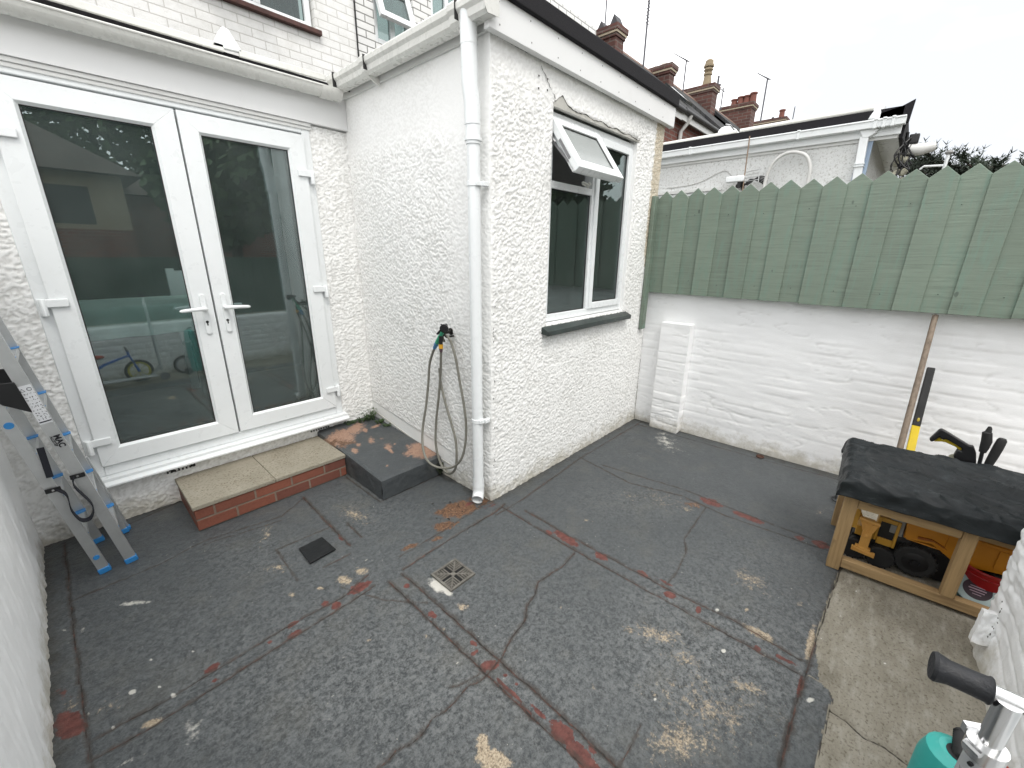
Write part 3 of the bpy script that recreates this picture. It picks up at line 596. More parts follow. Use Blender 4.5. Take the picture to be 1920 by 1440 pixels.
for sx in (sx0 + .008,):
    stay.beam(ST(sx, .30, .05), (sx, wy + .01, hz - .12), .004, .014); stay.beam((sx, wy + .01, hz - .12), ST(sx, .10, .05), .004, .014)
stay.beam(ST(sx0 - .001, .16, .03), ST(sx0 - .001, .30, .03), .004, .018)
stay.build('stay', M('steel_stay', (.25, .25, .26), .4, .7), S)
hd = MB().tube([((sx0 + sx1) / 2 + .13, wy - .035, 2.085), ((sx0 + sx1) / 2 + .05, wy - .05, 2.09), ((sx0 + sx1) / 2 + .035, wy - .05, 2.085), ((sx0 + sx1) / 2 + .05, wy - .045, 2.078), ((sx0 + sx1) / 2 + .10, wy - .035, 2.076)], .006, 8)
hd.tube([((sx0 + sx1) / 2 + .14, wy - .02, 2.07), ((sx0 + sx1) / 2 + .14, wy - .045, 2.095)], .012, 10); hd.build('handle', cream, W)
slate = M('dark_green_slate', (.022, .034, .030), .35, var=.5, vs=9, dirt=.45, dc=(.12, .14, .13), bump=.4)
MB().prism([(.482, -.062, 1.085), (.482, -.062, 1.118), (.482, .03, 1.160), (.482, .03, 1.10)], (0, 0, 0), (1.19, 0, 0)).build('sill', slate, W, bevel=.004)
# broken plaster edge above the window, cracks in the render
lip = MB(); pts = []; xs = np.linspace(WX0, WX1 + .02, 60)
zt = lambda x: WZ1 + .003 + .006 * math.sin(x * 31) + .045 * math.exp(-((x - .60) / .045) ** 2) - .012 * (x - .53)
for x_ in xs: pts.append((x_, -.0075, zt(x_) + random.uniform(-.003, .003)))
lip.prism([(WX0, -.0075, WZ1 - .022)] + [(WX1 + .02, -.0075, WZ1 - .022)] + pts[::-1], (0, 0, 0), (0, .028, 0)); lip.build('plaster_lip', M('grey_plaster', (.50, .49, .45), .8, var=.25, vs=12, bump=.5), house)
crm = M('dark_crack', (.06, .055, .05), .9); ck = MB(); ck.tube([(p[0], -.0085, p[2] + .001) for p in pts], [abs(random.gauss(0, .0016)) + .0006 for _ in pts], 6); ck.build('crack', crm, house)
def wcrack(P, r=.0014):
    ck = MB()
    Q = []
    for a, b in zip(P[:-1], P[1:]):
        for t in np.linspace(0, 1, 7)[:-1]: Q.append((a[0] + (b[0] - a[0]) * t + random.uniform(-.004, .004), -.0075, a[1] + (b[1] - a[1]) * t + random.uniform(-.004, .004)))
    ck.tube(Q, [r * random.uniform(.3, 1.3) for _ in Q], 5).build('crack', crm, house)
wcrack([(WX0 + .01, WZ1 + .02), (.50, 2.54), (.46, 2.57), (.43, 2.60), (.39, 2.64)]); wcrack([(1.63, WZ1), (1.68, 2.53), (1.72, 2.55)], .001)
for (x_, z_) in ((.38, 2.58), (.38, 2.52), (.46, 2.585), (.46, 2.53)): MB().disc((x_, -.006, z_), (0, -1, 0), .005, .004, .003, 8).build('drill_hole', crm, house)
for k in range(20):
    z_ = random.choice([random.uniform(.5, 1.2), random.uniform(1.0, 1.5), random.uniform(.1, .5)]); MB().ball((random.uniform(.012, .03), -.006, z_), .003, random.uniform(.5, 1.2), .6, random.uniform(.8, 3.), 4, 6).build('chip', crm, house)
# skirting line on the side wall
MB().tube([(-.006, YW - .02, .262), (-.006, 1.0, .185), (-.006, .55, .126), (-.006, .30, .105), (-.006, .05, .075)], [.0035, .0035, .003, .0015, .0015], 6).build('skirting_edge', M('grey_edge', (.42, .41, .37), .8), house)

# ---- upper wall of painted brick with its windows
def brick_shader(name, c1, c2, mort, scale=1, paint=None, rough=.85, blotch=.35, ms=.012):
    n = NT(name); b = n.n("ShaderNodeTexBrick"); mp = n.n("ShaderNodeMapping"); mp.inputs['Rotation'].default_value = (R_(90), 0, 0); geo = n.n("ShaderNodeNewGeometry")
    sx = n.n("ShaderNodeSeparateXYZ"); n.l(n.co(), sx.inputs[0]); cx = n.n("ShaderNodeCombineXYZ")
    sn = n.n("ShaderNodeSeparateXYZ"); n.l(geo.outputs['True Normal'], sn.inputs[0])
    isx = n.math('GREATER_THAN', n.math('ABSOLUTE', sn.outputs[0]), .7)
    n.l(n.math('ADD', n.math('MULTIPLY', sx.outputs[0], n.math('SUBTRACT', 1., isx)), n.math('MULTIPLY', sx.outputs[1], isx)), cx.inputs[0]); n.l(sx.outputs[2], cx.inputs[1])
    n.l(cx.outputs[0], b.inputs[0])
    b.inputs['Scale'].default_value = 1; b.inputs['Brick Width'].default_value = .225 * scale; b.inputs['Row Height'].default_value = .075 * scale; b.inputs['Mortar Size'].default_value = ms; b.inputs['Mortar Smooth'].default_value = .3; b.inputs['Bias'].default_value = -.1
    b.inputs[1].default_value = (*c1, 1); b.inputs[2].default_value = (*c2, 1); b.inputs[3].default_value = (*mort, 1)
    c = n.mix(n.ramp(n.noise(3.5, 6, .75, seed=2), [(.4, 0.), (.75, blotch)]), b.outputs[0], tuple(q * .35 for q in c1) if paint is None else (.52, .51, .47))
    c = n.mix(n.ramp(n.noise(45, 4, .8, seed=3), [(.58, 0.), (.72, .3)]), c, (.02, .018, .016) if paint is None else (.3, .28, .24))
    n.set(col=c, rough=rough); n.bump(n.math('ADD', n.math('MULTIPLY', b.outputs[1], -1.), n.math('MULTIPLY', n.noise(60, 4, seed=4), .6)), .6, .006); return n.m
wb1 = brick_shader('flaking_white_brick', (.84, .84, .82), (.80, .80, .78), (.60, .59, .56), paint=1, blotch=.5, ms=.005)
wb2 = brick_shader('white_brick_grey_joints', (.80, .80, .78), (.76, .76, .75), (.22, .22, .21), paint=1, blotch=.2, ms=.007)
UY = 3.4
uw = MB()
for b in ((-4, -.32, 2.4, 5.6), (-.32, .76, 2.4, 3.86), (-.32, .76, 4.75, 5.6), (.76, 1.22, 2.4, 5.6)): uw.box(b[0], b[1], UY, UY + .22, b[2], b[3])
uw.build('wall', wb1, house, smooth=False)
def up_window(par, x0, x1, z0, z1, sash=None, sillc=None):
    w = MB(); y0 = UY + .05
    for b in ((x0, x0 + .06, z0, z1), (x1 - .06, x1, z0, z1), (x0 + .06, x1 - .06, z0, z0 + .06), (x0 + .06, x1 - .06, z1 - .06, z1), ((x0 + x1) / 2 - .03, (x0 + x1) / 2 + .03, z0 + .06, z1 - .06)): w.box(b[0], b[1], y0, y0 + .06, b[2], b[3])
    o = w.build('window', upvc, par, bevel=.005); MB().box(x0 + .06, x1 - .06, y0 + .03, y0 + .034, z0 + .06, z1 - .06).build('pane', GL2, o, smooth=False); return o
w1 = up_window(house, -.30, .74, 3.865, 4.74)
MB().box(-.36, .80, UY - .05, UY + .09, 3.812, 3.858).build('sill', M('red_brown_sill', (.085, .032, .024), .6, var=.4, vs=20, dirt=.5, dc=(.02, .02, .02)), w1, bevel=.006)
cu = MB(); n_ = 40
vv = [(.20 + .5 * k / n_, UY + .20 + .02 * math.sin(k * 1.3), z) for z in (3.9, 4.72) for k in range(n_ + 1)]
cu.add(vv, [(k, k + 1, n_ + 2 + k, n_ + 1 + k) for k in range(n_)]); cu.build('curtain', M('pale_curtain', (.45, .5, .55), .8), w1)
an2 = R_(35)
def S2(x, t, d): return (x, UY + .04 - math.sin(an2) * t + math.cos(an2) * d, 4.36 - math.cos(an2) * t - math.sin(an2) * d)
q = MB()
for (a, b, t0, t1) in ((-.24, -.18, 0, .5), (.16, .22, 0, .5), (-.18, .16, 0, .06), (-.18, .16, .44, .5)): q.box(a, b, t0, t1, 0, .05, T=S2)
q.build('sash', upvc, w1, bevel=.004)
nh = thing('terraced_house', (3.5, 3.5, 0), 'white brick house with clear grey joints and a small top hung window', 'house', None)
uw = MB()
for b in ((1.23, 1.47, 2.4, 5.6), (1.47, 2.02, 2.4, 3.98), (1.47, 2.02, 4.75, 5.6), (2.02, 2.30, 2.4, 5.6), (2.30, 2.9, 2.4, 4.2), (2.3, 2.9, 5.2, 5.6), (2.9, 6.1, 0, 5.6)): uw.box(b[0], b[1], UY, UY + .22, b[2], b[3])
uw.build('wall', wb2, nh, smooth=False)
MB().tube([(1.225, UY - .012, 2.7), (1.222, UY - .012, 3.6), (1.228, UY - .012, 4.3), (1.22, UY - .012, 5.5)], .008, 6).build('cable', black_r, nh)
w2 = up_window(nh, 1.48, 2.01, 3.99, 4.74); up_window(nh, 2.31, 2.89, 4.21, 5.19)
def S3(x, t, d): return (x, UY + .03 - math.sin(an2 * .6) * t + math.cos(an2 * .6) * d, 4.60 - math.cos(an2 * .6) * t - math.sin(an2 * .6) * d)
q = MB()
for (a, b, t0, t1) in ((1.50, 1.57, 0, .40), (1.92, 1.99, 0, .40), (1.57, 1.92, 0, .07), (1.57, 1.92, .33, .40)): q.box(a, b, t0, t1, 0, .05, T=S3)
s_ = q.build('sash', upvc, w2, bevel=.005); MB().box(1.57, 1.92, .07, .33, .02, .024, T=S3).build('pane', GL2, s_, smooth=False)

# ================================================================== STEPS
st = thing('door_step', (-1.0, 1.28, 0), 'low red brick step topped with two beige slabs below the patio doors', 'step')
redb = brick_shader('red_step_brick', (.245, .082, .050), (.150, .055, .040), (.22, .17, .13), blotch=.4, ms=.007)
MB().box(-1.448, -.516, 1.047, YW - .001, .0, .143).build('brick_base', redb, st, bevel=.004)
def slabm():
    n = NT('beige_slab'); c = n.ramp(n.noise(3, 5, .7), [(.3, (.225, .205, .155)), (.7, (.33, .30, .24))]); sp = n.ramp(n.noise(75, 3, .7, seed=2), [(.38, 1.), (.47, 0.)]); gr = n.ramp(n.noise(4, 4, .6, seed=3), [(.35, .2), (.7, 1.)])
    c = n.mix(n.math('MULTIPLY', sp, gr), c, (.13, .095, .055)); n.set(col=c, rough=.8); n.bump(n.noise(110, 4, .7), .6, .003); return n.m
sm_ = slabm()
MB().box(-1.456, -.9985, 1.040, YW - .001, .144, .171).build('slab', sm_, st, bevel=.004)
MB().box(-.9965, -.512, 1.040, YW - .001, .1445, .1715).build('slab', sm_, st, bevel=.004)
# painted concrete block step
cs = MB(); bx0, bx1, by0 = -.508, -.008, .545; nx, ny = 70, 120; z0_, z1_ = .165, .215
xs_ = np.linspace(bx0, bx1, nx); ys_ = np.linspace(by0, YW - .002, ny); XX, YY = np.meshgrid(xs_, ys_, indexing='ij')
ZZ = .150 + (YY - by0) * .065 + .004 * noise2(XX / .08, YY / .08, 61) - .010 * (1 - sstep(0, .02, np.minimum(XX - bx0, YY - by0)))
YYs = YY + (XX - bx0) * .0
P = np.stack([XX, YYs, ZZ], -1); VV = [P.reshape(-1, 3)]; FF = [grid_faces(nx, ny)]; b_ = nx * ny
for ring in (P[:, 0], P[0, :]):
    k = len(ring); L_s = [ring * np.array([1, 1, 1 - t]) + np.array([-.006 * t if ring is P[0, :] else 0, 0, 0]) for t in np.linspace(0, 1, 14)]
    A_ = np.stack(L_s, 0); nrm = np.array([0, -1, 0]) if abs(ring[0, 1] - ring[-1, 1]) < .01 else np.array([-1, 0, 0])
    A_ = A_ + nrm * (.006 * noise2(A_[..., 0] / .04 + A_[..., 1] / .04, A_[..., 2] / .03, 62) * sstep(0, .02, A_[0, :, 2][None] - A_[..., 2]))[..., None]
    VV.append(A_.reshape(-1, 3)); FF.append(grid_faces(14, k, b_)); b_ += 14 * k
V = np.concatenate(VV); bu, bv = to_px(V)
TB = [((640,822),(30,18),-15,1),((665,805),(24,12),-30,.8),((625,828),(22,10),0,.9),((790,845),(30,16),10,1.05),((765,850),(12,8),0,.6),((728,838),(10,8),0,.7),((732,845),(10,5),30,.6),((665,845),(9,6),20,.8),((696,826),(7,8),20,.7),((672,834),(6,4),0,.7),((705,799),(12,3),-20,.8),((685,806),(7,6),0,.7),((715,822),(5,3),0,.5),((740,833),(4,3),0,.6),((726,873),(4,3),0,.6)]
TR = [((640,830),(34,12),10,.5)]
z0 = np.zeros(len(V))
npmesh('concrete_step', V, np.concatenate(FF), patio_material('step_paint', (.12, .125, .125), (.03, .034, .037), (.047, .053, .057), ((.16, .085, .06), (.30, .18, .125), (.40, .26, .19))), attrs={'wdist': z0 + 1, 'joint': z0 + 60, 'wear': z0 + .0, 'tan': field(bu, bv, TB), 'rust': field(bu, bv, TR), 'red': z0 - 1, 'wht': z0 - 1})
tagp(bpy.data.objects['concrete_step'], 'dark grey painted concrete block step with peeling pinkish patches in the corner', 'step')

# ================================================================== YARD WALLS
wd_ = thing('boundary_wall', (2.1, -1.2, 0), 'white painted brick wall below the green fence', 'wall')
Ux = Vector((.0247, -.9997, 0)); Nx = (-.9997, -.0247, 0)
sheet('wall', (2.074, -.006, 0), tuple(Ux), (0, 0, 1), Nx, [(0, 3.2, 0, 1.36, 't')], .0095, brickf(depth=.0030, lump=.0024, soft=.3, seed=71), brick_paint, wd_, skirt=.12)
MB().prism([(2.083, -.004, 0), (2.083 + .0247 * 3.2, -3.2, 0), (2.30, -3.2, 0), (2.30, -.004, 0)], (0, 0, 0), (0, 0, 1.355)).build('wall_core', brick_paint, wd_, smooth=False)
pil = MB()
def pil_sheets():
    hf = brickf(depth=.0035, lump=.0035, soft=.3, seed=75); x0, y0, y1, h = 1.996, -.208, -.474, 1.035
    sheet('pier', (x0, y0, 0), (0, -1, 0), (0, 0, 1), (-1, 0, 0), [(0, y0 - y1, 0, h, '')], .007, hf, brick_paint, wd_, skirt=.01)
    sheet('pier', (x0 + .003, y1, 0), (1, 0, 0), (0, 0, 1), (0, -1, 0), [(0, .11, 0, h - .003)], .007, hf, brick_paint, wd_, skirt=.01)
    sheet('pier', (x0 + .003, y0, 0), (1, 0, 0), (0, 0, 1), (0, 1, 0), [(0, .11, 0, h - .003)], .007, hf, brick_paint, wd_, skirt=.01)
    sheet('pier', (x0 + .001, y0, h), (0, -1, 0), (1, 0, 0), (0, 0, 1), [(0, y0 - y1, 0, .13)], .007, hf, brick_paint, wd_, skirt=.01)
pil_sheets()
we = thing('boundary_wall', (-2.1, -.5, 0), 'tall white plastered wall along the near left edge, streaked and shaded', 'wall')
def ef(A, B): return .004 * sstep(.55, .8, noise2(A / .022 + .4 * B, B / .16, 85)) + .010 * noise2(A / .35, B / .5, 81) + .005 * noise2(A / .05, B / .40, 82) + .004 * noise2(A / .016, B / .12, 83) + .0015 * noise2(A / .008, B / .02, 84)
sheet('wall', (-2.096, 1.60, 0), (.0124, -.9999, 0), (0, 0, 1), (.9999, .0124, 0), [(0, 3.95, 0, 2.3, '')], .008, ef, brick_paint, we, skirt=.05)
MB().box(-2.40, -2.092, -2.35, YW, 0, 2.3).build('wall_core', shaded_brick_paint, we, smooth=False)
wf_ = thing('boundary_wall', (0, -2.35, 0), 'low white brick wall end with ragged plaster at the lower right', 'wall')
hf5 = brickf(depth=.0055, lump=.0022, soft=.0, seed=91, allv=1)
def ff(A, B):
    sm = 1 - sstep(.06, .20, B + .05 * noise2(A / .12, B * 0, 93)); pl = sstep(2.60, 2.72, A + .06 * (noise2(B / .05, A * 0, 95) - .5))
    return hf5(A, B) * (1 - sm) + .014 * sm + .006 * noise2(A / .05, B / .05, 94) + pl * (.012 + .012 * noise2(A / .03, B / .03, 97))
sheet('wall', (-2.1, -2.30, 0), (.9998, -.0215, 0), (0, 0, 1), (.0215, .9998, 0), [(0, 2.85, 0, .68, 'rt')], .0085, ff, brick_paint, wf_, skirt=.1)
sheet('wall', (.750, -2.362, 0), (0, -1, 0), (0, 0, 1), (1, 0, 0), [(0, .21, 0, .675)], .0085, brickf(depth=.003, lump=.008, seed=92), shaded_brick_paint, wf_, skirt=.01)
MB().prism([(-2.1, -2.31, 0), (.744, -2.375, 0), (.744, -2.55, 0), (-2.1, -2.55, 0)], (0, 0, 0), (0, 0, .677)).build('wall_core', shaded_brick_paint, wf_, smooth=False)
def Yp(u, v, y):
    d = _RM @ np.array([u - 960, 720 - v, -FPX]); return tuple(_C + d * ((y - _C[1]) / d[1]))
sheet('plaster_edge', (.560, -2.288, .095), (.18, -1, 0), (.38, -.10, 1), (-.95, 0, .3), [(0, .075, 0, .13, '')], .005, lambda A, B: .014 * noise2(A / .02, B / .03, 121) + .008 * noise2(A / .008, B / .01, 122), brick_paint, wf_, skirt=.05)
pkm = M('peeled_dark', (.09, .085, .08), .9)
for k in range(9): q_ = Yp(1852 + 3.6 * k + random.uniform(-4, 4), 1196 - 8 * k + random.uniform(-4, 4), -2.300); MB().ball(q_, .0045, random.uniform(.5, 1.4), .3, random.uniform(.5, 1.6), 4, 7).build('paint_chip', pkm, wf_)
# ================================================================== FENCES
def fence_mat(name, c):
    n = NT(name); a = n.attr('board'); g = n.noise(3.0, 5, .7, stretch=(1, 1.2, 30), seed=1); 
    c1 = n.ramp(n.math('ADD', n.math('MULTIPLY', a, .28), n.math('MULTIPLY', n.noise(2.2, 4, .6, seed=2), .5)), [(.2, tuple(q * .80 for q in c)), (.8, tuple(q * 1.16 for q in c))])
    c1 = n.mix(n.ramp(g, [(.30, .55), (.50, 0.)]), c1, tuple(q * .5 for q in c)); c1 = n.mix(n.ramp(g, [(.55, 0.), (.72, .30)]), c1, tuple(min(1, q * 1.5) for q in c))
    v = n.ramp(n.noise(7, 4, .7, stretch=(1, 5, .7), seed=3), [(.50, 0.), (.66, .55)]); c1 = n.mix(v, c1, (.15, .24, .19))
    kn = n.ramp(n.noise(13, 1, seed=5, stretch=(1, 1, .8)), [(.765, 0.), (.79, .7)]); c1 = n.mix(kn, c1, tuple(q * .35 for q in c))
    n.set(col=c1, rough=.62); n.bump(n.math('ADD', g, n.math('MULTIPLY', n.noise(16, 4, .7, stretch=(1, 1, 8), seed=7), .5)), .6, .0025); return n.m
green = fence_mat('sage_green_paint', (.190, .240, .188))
def board_fence(par, x, ys, w, z0, ztip, tip, flip=1, mat=green, vert=None, th=.016):
    mb = MB(); bi = []
    for k, yt in enumerate(ys):
        dx = -.014 * (k % 2) - random.uniform(0, .003); zt = ztip + random.uniform(-.004, .004); zs = zt - tip + random.uniform(-.004, .004); zb = z0 + random.uniform(-.004, .004) ; a, b = yt - w / 2 - .002, yt + w / 2 + .002
        lean = random.uniform(-.002, .002)
        P = [(a, zb), (b, zb), (b + lean, zs), (yt + lean, zt), (a + lean, zs)]
        # subdivide along the height so that boards carry a slight cup
        mb.prism([(x + dx, p[0], p[1]) for p in P][::-1], (0, 0, 0), (th, 0, 0)); bi += [random.random()] * 10
    o = mb.build('board_panel', mat, par, bevel=.0022, ang=20)
    at = o.data.attributes.new('board', 'FLOAT', 'POINT'); at.data.foreach_set('value', np.array(bi, dtype=np.float32)); return o
fe = thing('fence', (2.05, -1.3, 1.29), 'sage green board fence with pointed tops fixed above the white brick wall', 'fence')
tips = [-.106 - .0 - k * .1310 for k in range(26)]
board_fence(fe, 2.012, tips, .1310, 1.292, 2.146, .060)
MB().box(2.032, 2.062, -3.4, -.05, 1.36, 1.44).build('rail', green, fe, bevel=.003); MB().box(2.032, 2.062, -3.4, -.05, 1.90, 1.98).build('rail', green, fe, bevel=.003)
MB().box(1.945, 2.012, -.045, -.010, .955, 2.108).build('post', green, fe, bevel=.004)
MB().box(2.062, 2.11, -2.2, -2.13, 1.34, 1.98).build('post', green, fe, bevel=.004)
for k in range(0, 18):
    for zz in (1.40, 1.94): MB().disc((2.0045, tips[k] + random.uniform(-.03, .03), zz + random.uniform(-.015, .015)), (-1, 0, 0), .0035, .003, .0022, 6).build('screw', M('painted_screw', (.05, .075, .055), .6), fe)
# fence and neighbours behind the camera (seen in the panes)
fb2 = thing('fence', (-.6, -2.62, .68), 'dark green board fence behind the viewer, mirrored in the patio doors', 'fence')
mb = MB()
for k in range(24): mb.box(-2.1 + k * .132, -2.1 + k * .132 + .130, -2.55, -2.535, .70, 1.52)
mb.build('board_panel', M('dark_green_paint', (.05, .085, .062), .6), fb2, bevel=.002); MB().box(-2.1, 1.07, -2.58, -2.551, .8, .87).build('rail', M('dark_green_paint', (.05, .085, .062)), fb2); MB().box(-2.1, 1.07, -2.58, -2.551, 1.3, 1.37).build('rail', M('dark_green_paint', (.05, .085, .062)), fb2)

# ================================================================== DRAINS AND SMALL GROUND THINGS
dc_ = MB().prism([tuple(G(u, v, .004)) for u, v in ((560,1030),(604,1008),(630,1031),(581,1058))][::-1], (0, 0, 0), (0, 0, .008))
o = dc_.build('drain_cover', M('wet_black_iron', (.010, .010, .011), .34, var=.4, vs=30, bump=.6, bs=60, spec=.3), bevel=.002); tagp(o, 'small black metal cover set in the grey concrete left of the grate', 'drain cover')
gc = (G(808,1083) + G(855,1048) + G(890,1075) + G(845,1111)) / 4; gw = .083
gr = thing('drain_grate', tuple(gc), 'square rusty iron drain grate with a star pattern of slots', 'drain grate')
iron = M('worn_iron', (.17, .16, .14), .5, .15, var=.4, vs=40, dirt=.5, dc=(.10, .05, .025), bump=.5)
gx, gy = gc[0], gc[1]; fr_ = MB()
for b in ((-1, -.86, -1, 1), (.86, 1, -1, 1), (-.86, .86, -1, -.86), (-.86, .86, .86, 1)): fr_.box(gx + b[0] * gw, gx + b[1] * gw, gy + b[2] * gw, gy + b[3] * gw, -.004, .0115)
fr_.build('frame', iron, gr, bevel=.001)
bars = MB(); s = gw * .85
bars.box(gx - .006, gx + .006, gy - s, gy + s, -.002, .005, T=None); 
bars = MB()
def rotbox(mb, cx, cy, L, w, a, z0, z1):
    ca, sa = math.cos(a), math.sin(a); mb.box(-L / 2, L / 2, -w / 2, w / 2, z0, z1, T=lambda x, y, z: (gx + cx * ca - cy * sa + x * ca - y * sa, gy + cx * sa + cy * ca + x * sa + y * ca, z))
for q in range(4):
    a = q * math.pi / 2 + math.pi / 4; rotbox(bars, s * .70, 0, s * 1.36, .0065, a, .004, .0100)
    for k in range(1, 6):
        d = k * .0130; 
        for sg in (-1, 1):
            aa = q * math.pi / 2; L = s - d; bars.box(d + .0, s, -.0030, .0030, .004, .0097, T=lambda x, y, z, aa=aa, sg=sg, d=d: (gx + x * math.cos(aa) - (y + sg * d) * math.sin(aa), gy + x * math.sin(aa) + (y + sg * d) * math.cos(aa), z)) if k < 5 else None
bars.box(gx - .012, gx + .012, gy - .012, gy + .012, .004, .0102)
bars.build('bars', iron, gr); MB().box(gx - gw * .9, gx + gw * .9, gy - gw * .9, gy + gw * .9, -.03, .0036).build('shaft', M('drain_shade', (.01, .01, .01), .9), gr)  # solid black plate stands in for the shade of the open drain
def torus_pts(c, r, n=24, ax='z', ph=0, sq=1):
    return [(c[0] + r * math.cos(2 * math.pi * k / n + ph), c[1] + r * sq * math.sin(2 * math.pi * k / n + ph), c[2]) for k in range(n)]
r1 = G(1425, 857); o = MB().tube(torus_pts((r1[0], r1[1], .006), .024), .007, 8, closed=True).disc((r1[0], r1[1], .001), (0, 0, 1), .018, .018, .004, 14).build('pipe_stub', M('rusty_iron', (.10, .05, .035), .8, .3, var=.5, vs=40)); tagp(o, 'small rusty pipe stub in the floor by the white wall', 'pipe stub')
r1 = G(1566, 938); mb = MB()
for k in range(3): mb.tube([(p[0], p[1], .006 + k * .004) for p in torus_pts((r1[0], r1[1] - .01, 0), .035 + .004 * k, sq=.8)], .002, 6, closed=True)
o = mb.build('wire_coil', black_p); tagp(o, 'thin black wire coil lying on the floor beside the table leg', 'wire')
# weeds in the corner
leafm = M('weed_green', (.045, .085, .022), .6, var=.5, vs=60)
w = MB(); rr = random.Random(5)
def tuft(cx, cy, cz, n, hgt, spread):
    for _ in range(n):
        a = rr.uniform(0, 6.28); l_ = rr.uniform(.3, 1) * hgt; bx = cx + rr.uniform(-spread, spread); by = cy + rr.uniform(-spread, spread) * .8; p = Vector((bx, by, cz)); tp = p + Vector((math.cos(a) * l_ * .5, math.sin(a) * l_ * .5, l_))
        w.tube([p, (p + tp) / 2 + Vector((0, 0, .004)), tp], [.0014, .001, .0006], 4)
        for k in range(7):
            q = p.lerp(tp, rr.uniform(.3, 1.05)); b = rr.uniform(0, 6.28); s = rr.uniform(.005, .011); d = Vector((math.cos(b), math.sin(b), rr.uniform(-.3, .6))) * s; e = Vector((-math.sin(b), math.cos(b), rr.uniform(-.4, .4))) * s * .7
            w.add([q, q + d * .8 + e, q + d * 2, q + d * .8 - e], [(0, 1, 2, 3)])
tuft(-.07, 1.44, .205, 26, .10, .035); tuft(-.13, 1.47, .205, 20, .045, .05); tuft(-.24, 1.49, .205, 16, .03, .05); tuft(-.05, 1.34, .20, 14, .03, .03); tuft(-.04, 1.25, .19, 10, .02, .03)
o = w.build('weeds', leafm, smooth=False); tagp(o, 'green weeds growing in the corner behind the grey concrete step', 'plant')
w = MB(); tuft(-.03, .53, .02, 12, .05, .012); tuft(-.03, .54, .05, 8, .06, .01); o = w.build('moss', M('dark_moss', (.025, .035, .015), .9, var=.5, vs=60), smooth=False); tagp(o, 'dark moss tuft between the concrete step and the white wall', 'plant')
# leaf litter by the shoe
for k in range(12):
    u, v = random.choice([(856, 948), (832, 972), (868, 962), (845, 945), (829, 975), (805, 948), (862, 964), (823, 946)]); p = G(u + random.uniform(-12, 12), v + random.uniform(-5, 5), .004); a = random.uniform(0, 6.28); s = random.uniform(.004, .009)
    mb = MB().add([(p[0] + math.cos(a + t) * s * q, p[1] + math.sin(a + t) * s * q, .004 + .003 * q) for t, q in ((0, 1.4), (1.2, .7), (2.6, .9), (3.6, .6), (5, .9))], [(0, 1, 2, 3, 4)]).build('leaf', M('black_leaf', (.014, .011, .009), .7), smooth=False); tagp(mb, 'dark dead leaf scrap on the brown stain below the downpipe', 'leaf', 'dead leaf scraps below the downpipe')

# ================================================================== GARDEN HOSE AND TAP
tp = thing('garden_tap', (0, .36, 1.12), 'dark outdoor tap on the white wall behind the hose nozzle', 'tap')
brass = M('dark_bronze', (.03, .028, .026), .45, .6, var=.3)
MB().tube([(.0, .375, 1.125), (-.05, .375, 1.125), (-.075, .375, 1.118), (-.085, .378, 1.095), (-.086, .380, 1.06)], [.011, .012, .014, .013, .012], 12).disc((-.001, .375, 1.125), (-1, 0, 0), .024, .024, .006, 16).build('spout', brass, tp)
MB().tube([(-.045, .375, 1.13), (-.045, .375, 1.15)], .006, 8).tube([(-.045, .352, 1.15), (-.045, .398, 1.15)], .006, 8).build('handle', brass, tp)
hs = thing('garden_hose', (-.08, .40, 1.0), 'grey hose looped over a hook with a green spray nozzle', 'garden hose')
def X_(u, v, x): 
    d = _RM @ np.array([u - 960, 720 - v, -FPX]); return tuple(_C + d * ((x - _C[0]) / d[0]))
def smooth_path(P, n=8):
    P = [Vector(p) for p in P]; out = []
    for i in range(len(P) - 1):
        a, b, c, d = P[max(i - 1, 0)], P[i], P[i + 1], P[min(i + 2, len(P) - 1)]
        for k in range(n):
            t = k / n; out.append(.5 * ((2 * b) + (c - a) * t + (2 * a - 5 * b + 4 * c - d) * t * t + (3 * b - 3 * c + d - a) * t ** 3))
    return out + [P[-1]]
hosem = M('grey_hose_rubber', (.20, .195, .165), .5, var=.12, vs=14, bump=.3, bs=60)
h1 = [(815, 652, .085), (806, 680, .075), (803, 720, .07), (799, 760, .08), (793, 800, .10), (792, 830, .13), (797, 855, .155), (808, 870, .15), (826, 877, .11), (848, 876, .08), (864, 862, .07), (872, 835, .06), (874, 800, .05), (870, 760, .045), (862, 715, .045), (855, 675, .05), (848, 648, .055), (843, 636, .06), (836, 629, .065), (829, 630, .06), (833, 640, .03)]
h2 = [(827, 660, .10), (826, 700, .07), (823, 740, .055), (818, 790, .05), (817, 830, .05), (823, 860, .05), (832, 880, .05), (842, 888, .05), (852, 882, .05), (856, 865, .05), (855, 830, .045), (848, 800, .04), (835, 755, .04), (826, 715, .035), (824, 690, .032)]
MB().tube(smooth_path([X_(u, v, -d) for u, v, d in h1]), .0085, 12).build('hose', hosem, hs)
MB().tube(smooth_path([X_(u, v, -d) for u, v, d in h2]), .0085, 12).build('hose', hosem, hs)
MB().tube([(.0, .345, 1.10), (-.07, .345, 1.10), (-.085, .345, 1.118)], .006, 8).build('hook', brass, hs)
A0 = Vector(X_(815, 652, -.085)); A1 = Vector(X_(835, 612, -.105)); dA = (A1 - A0).normalized()
MB().tube([A0 - dA * .006, A0 + dA * .004, A0 + dA * .022], [.011, .0135, .0135], 14).tube([A0 + dA * .024, A0 + dA * .029, A0 + dA * .052], [.0135, .016, .0155], 14).build('hose_connector', M('blue_connector', (.05, .20, .40), .4), hs)
MB().tube([A0 + dA * .0215, A0 + dA * .0245], .0125, 14).build('seal', black_r, hs)
gg = M('green_nozzle', (.035, .30, .17), .4, var=.05, bump=.2, bs=50)
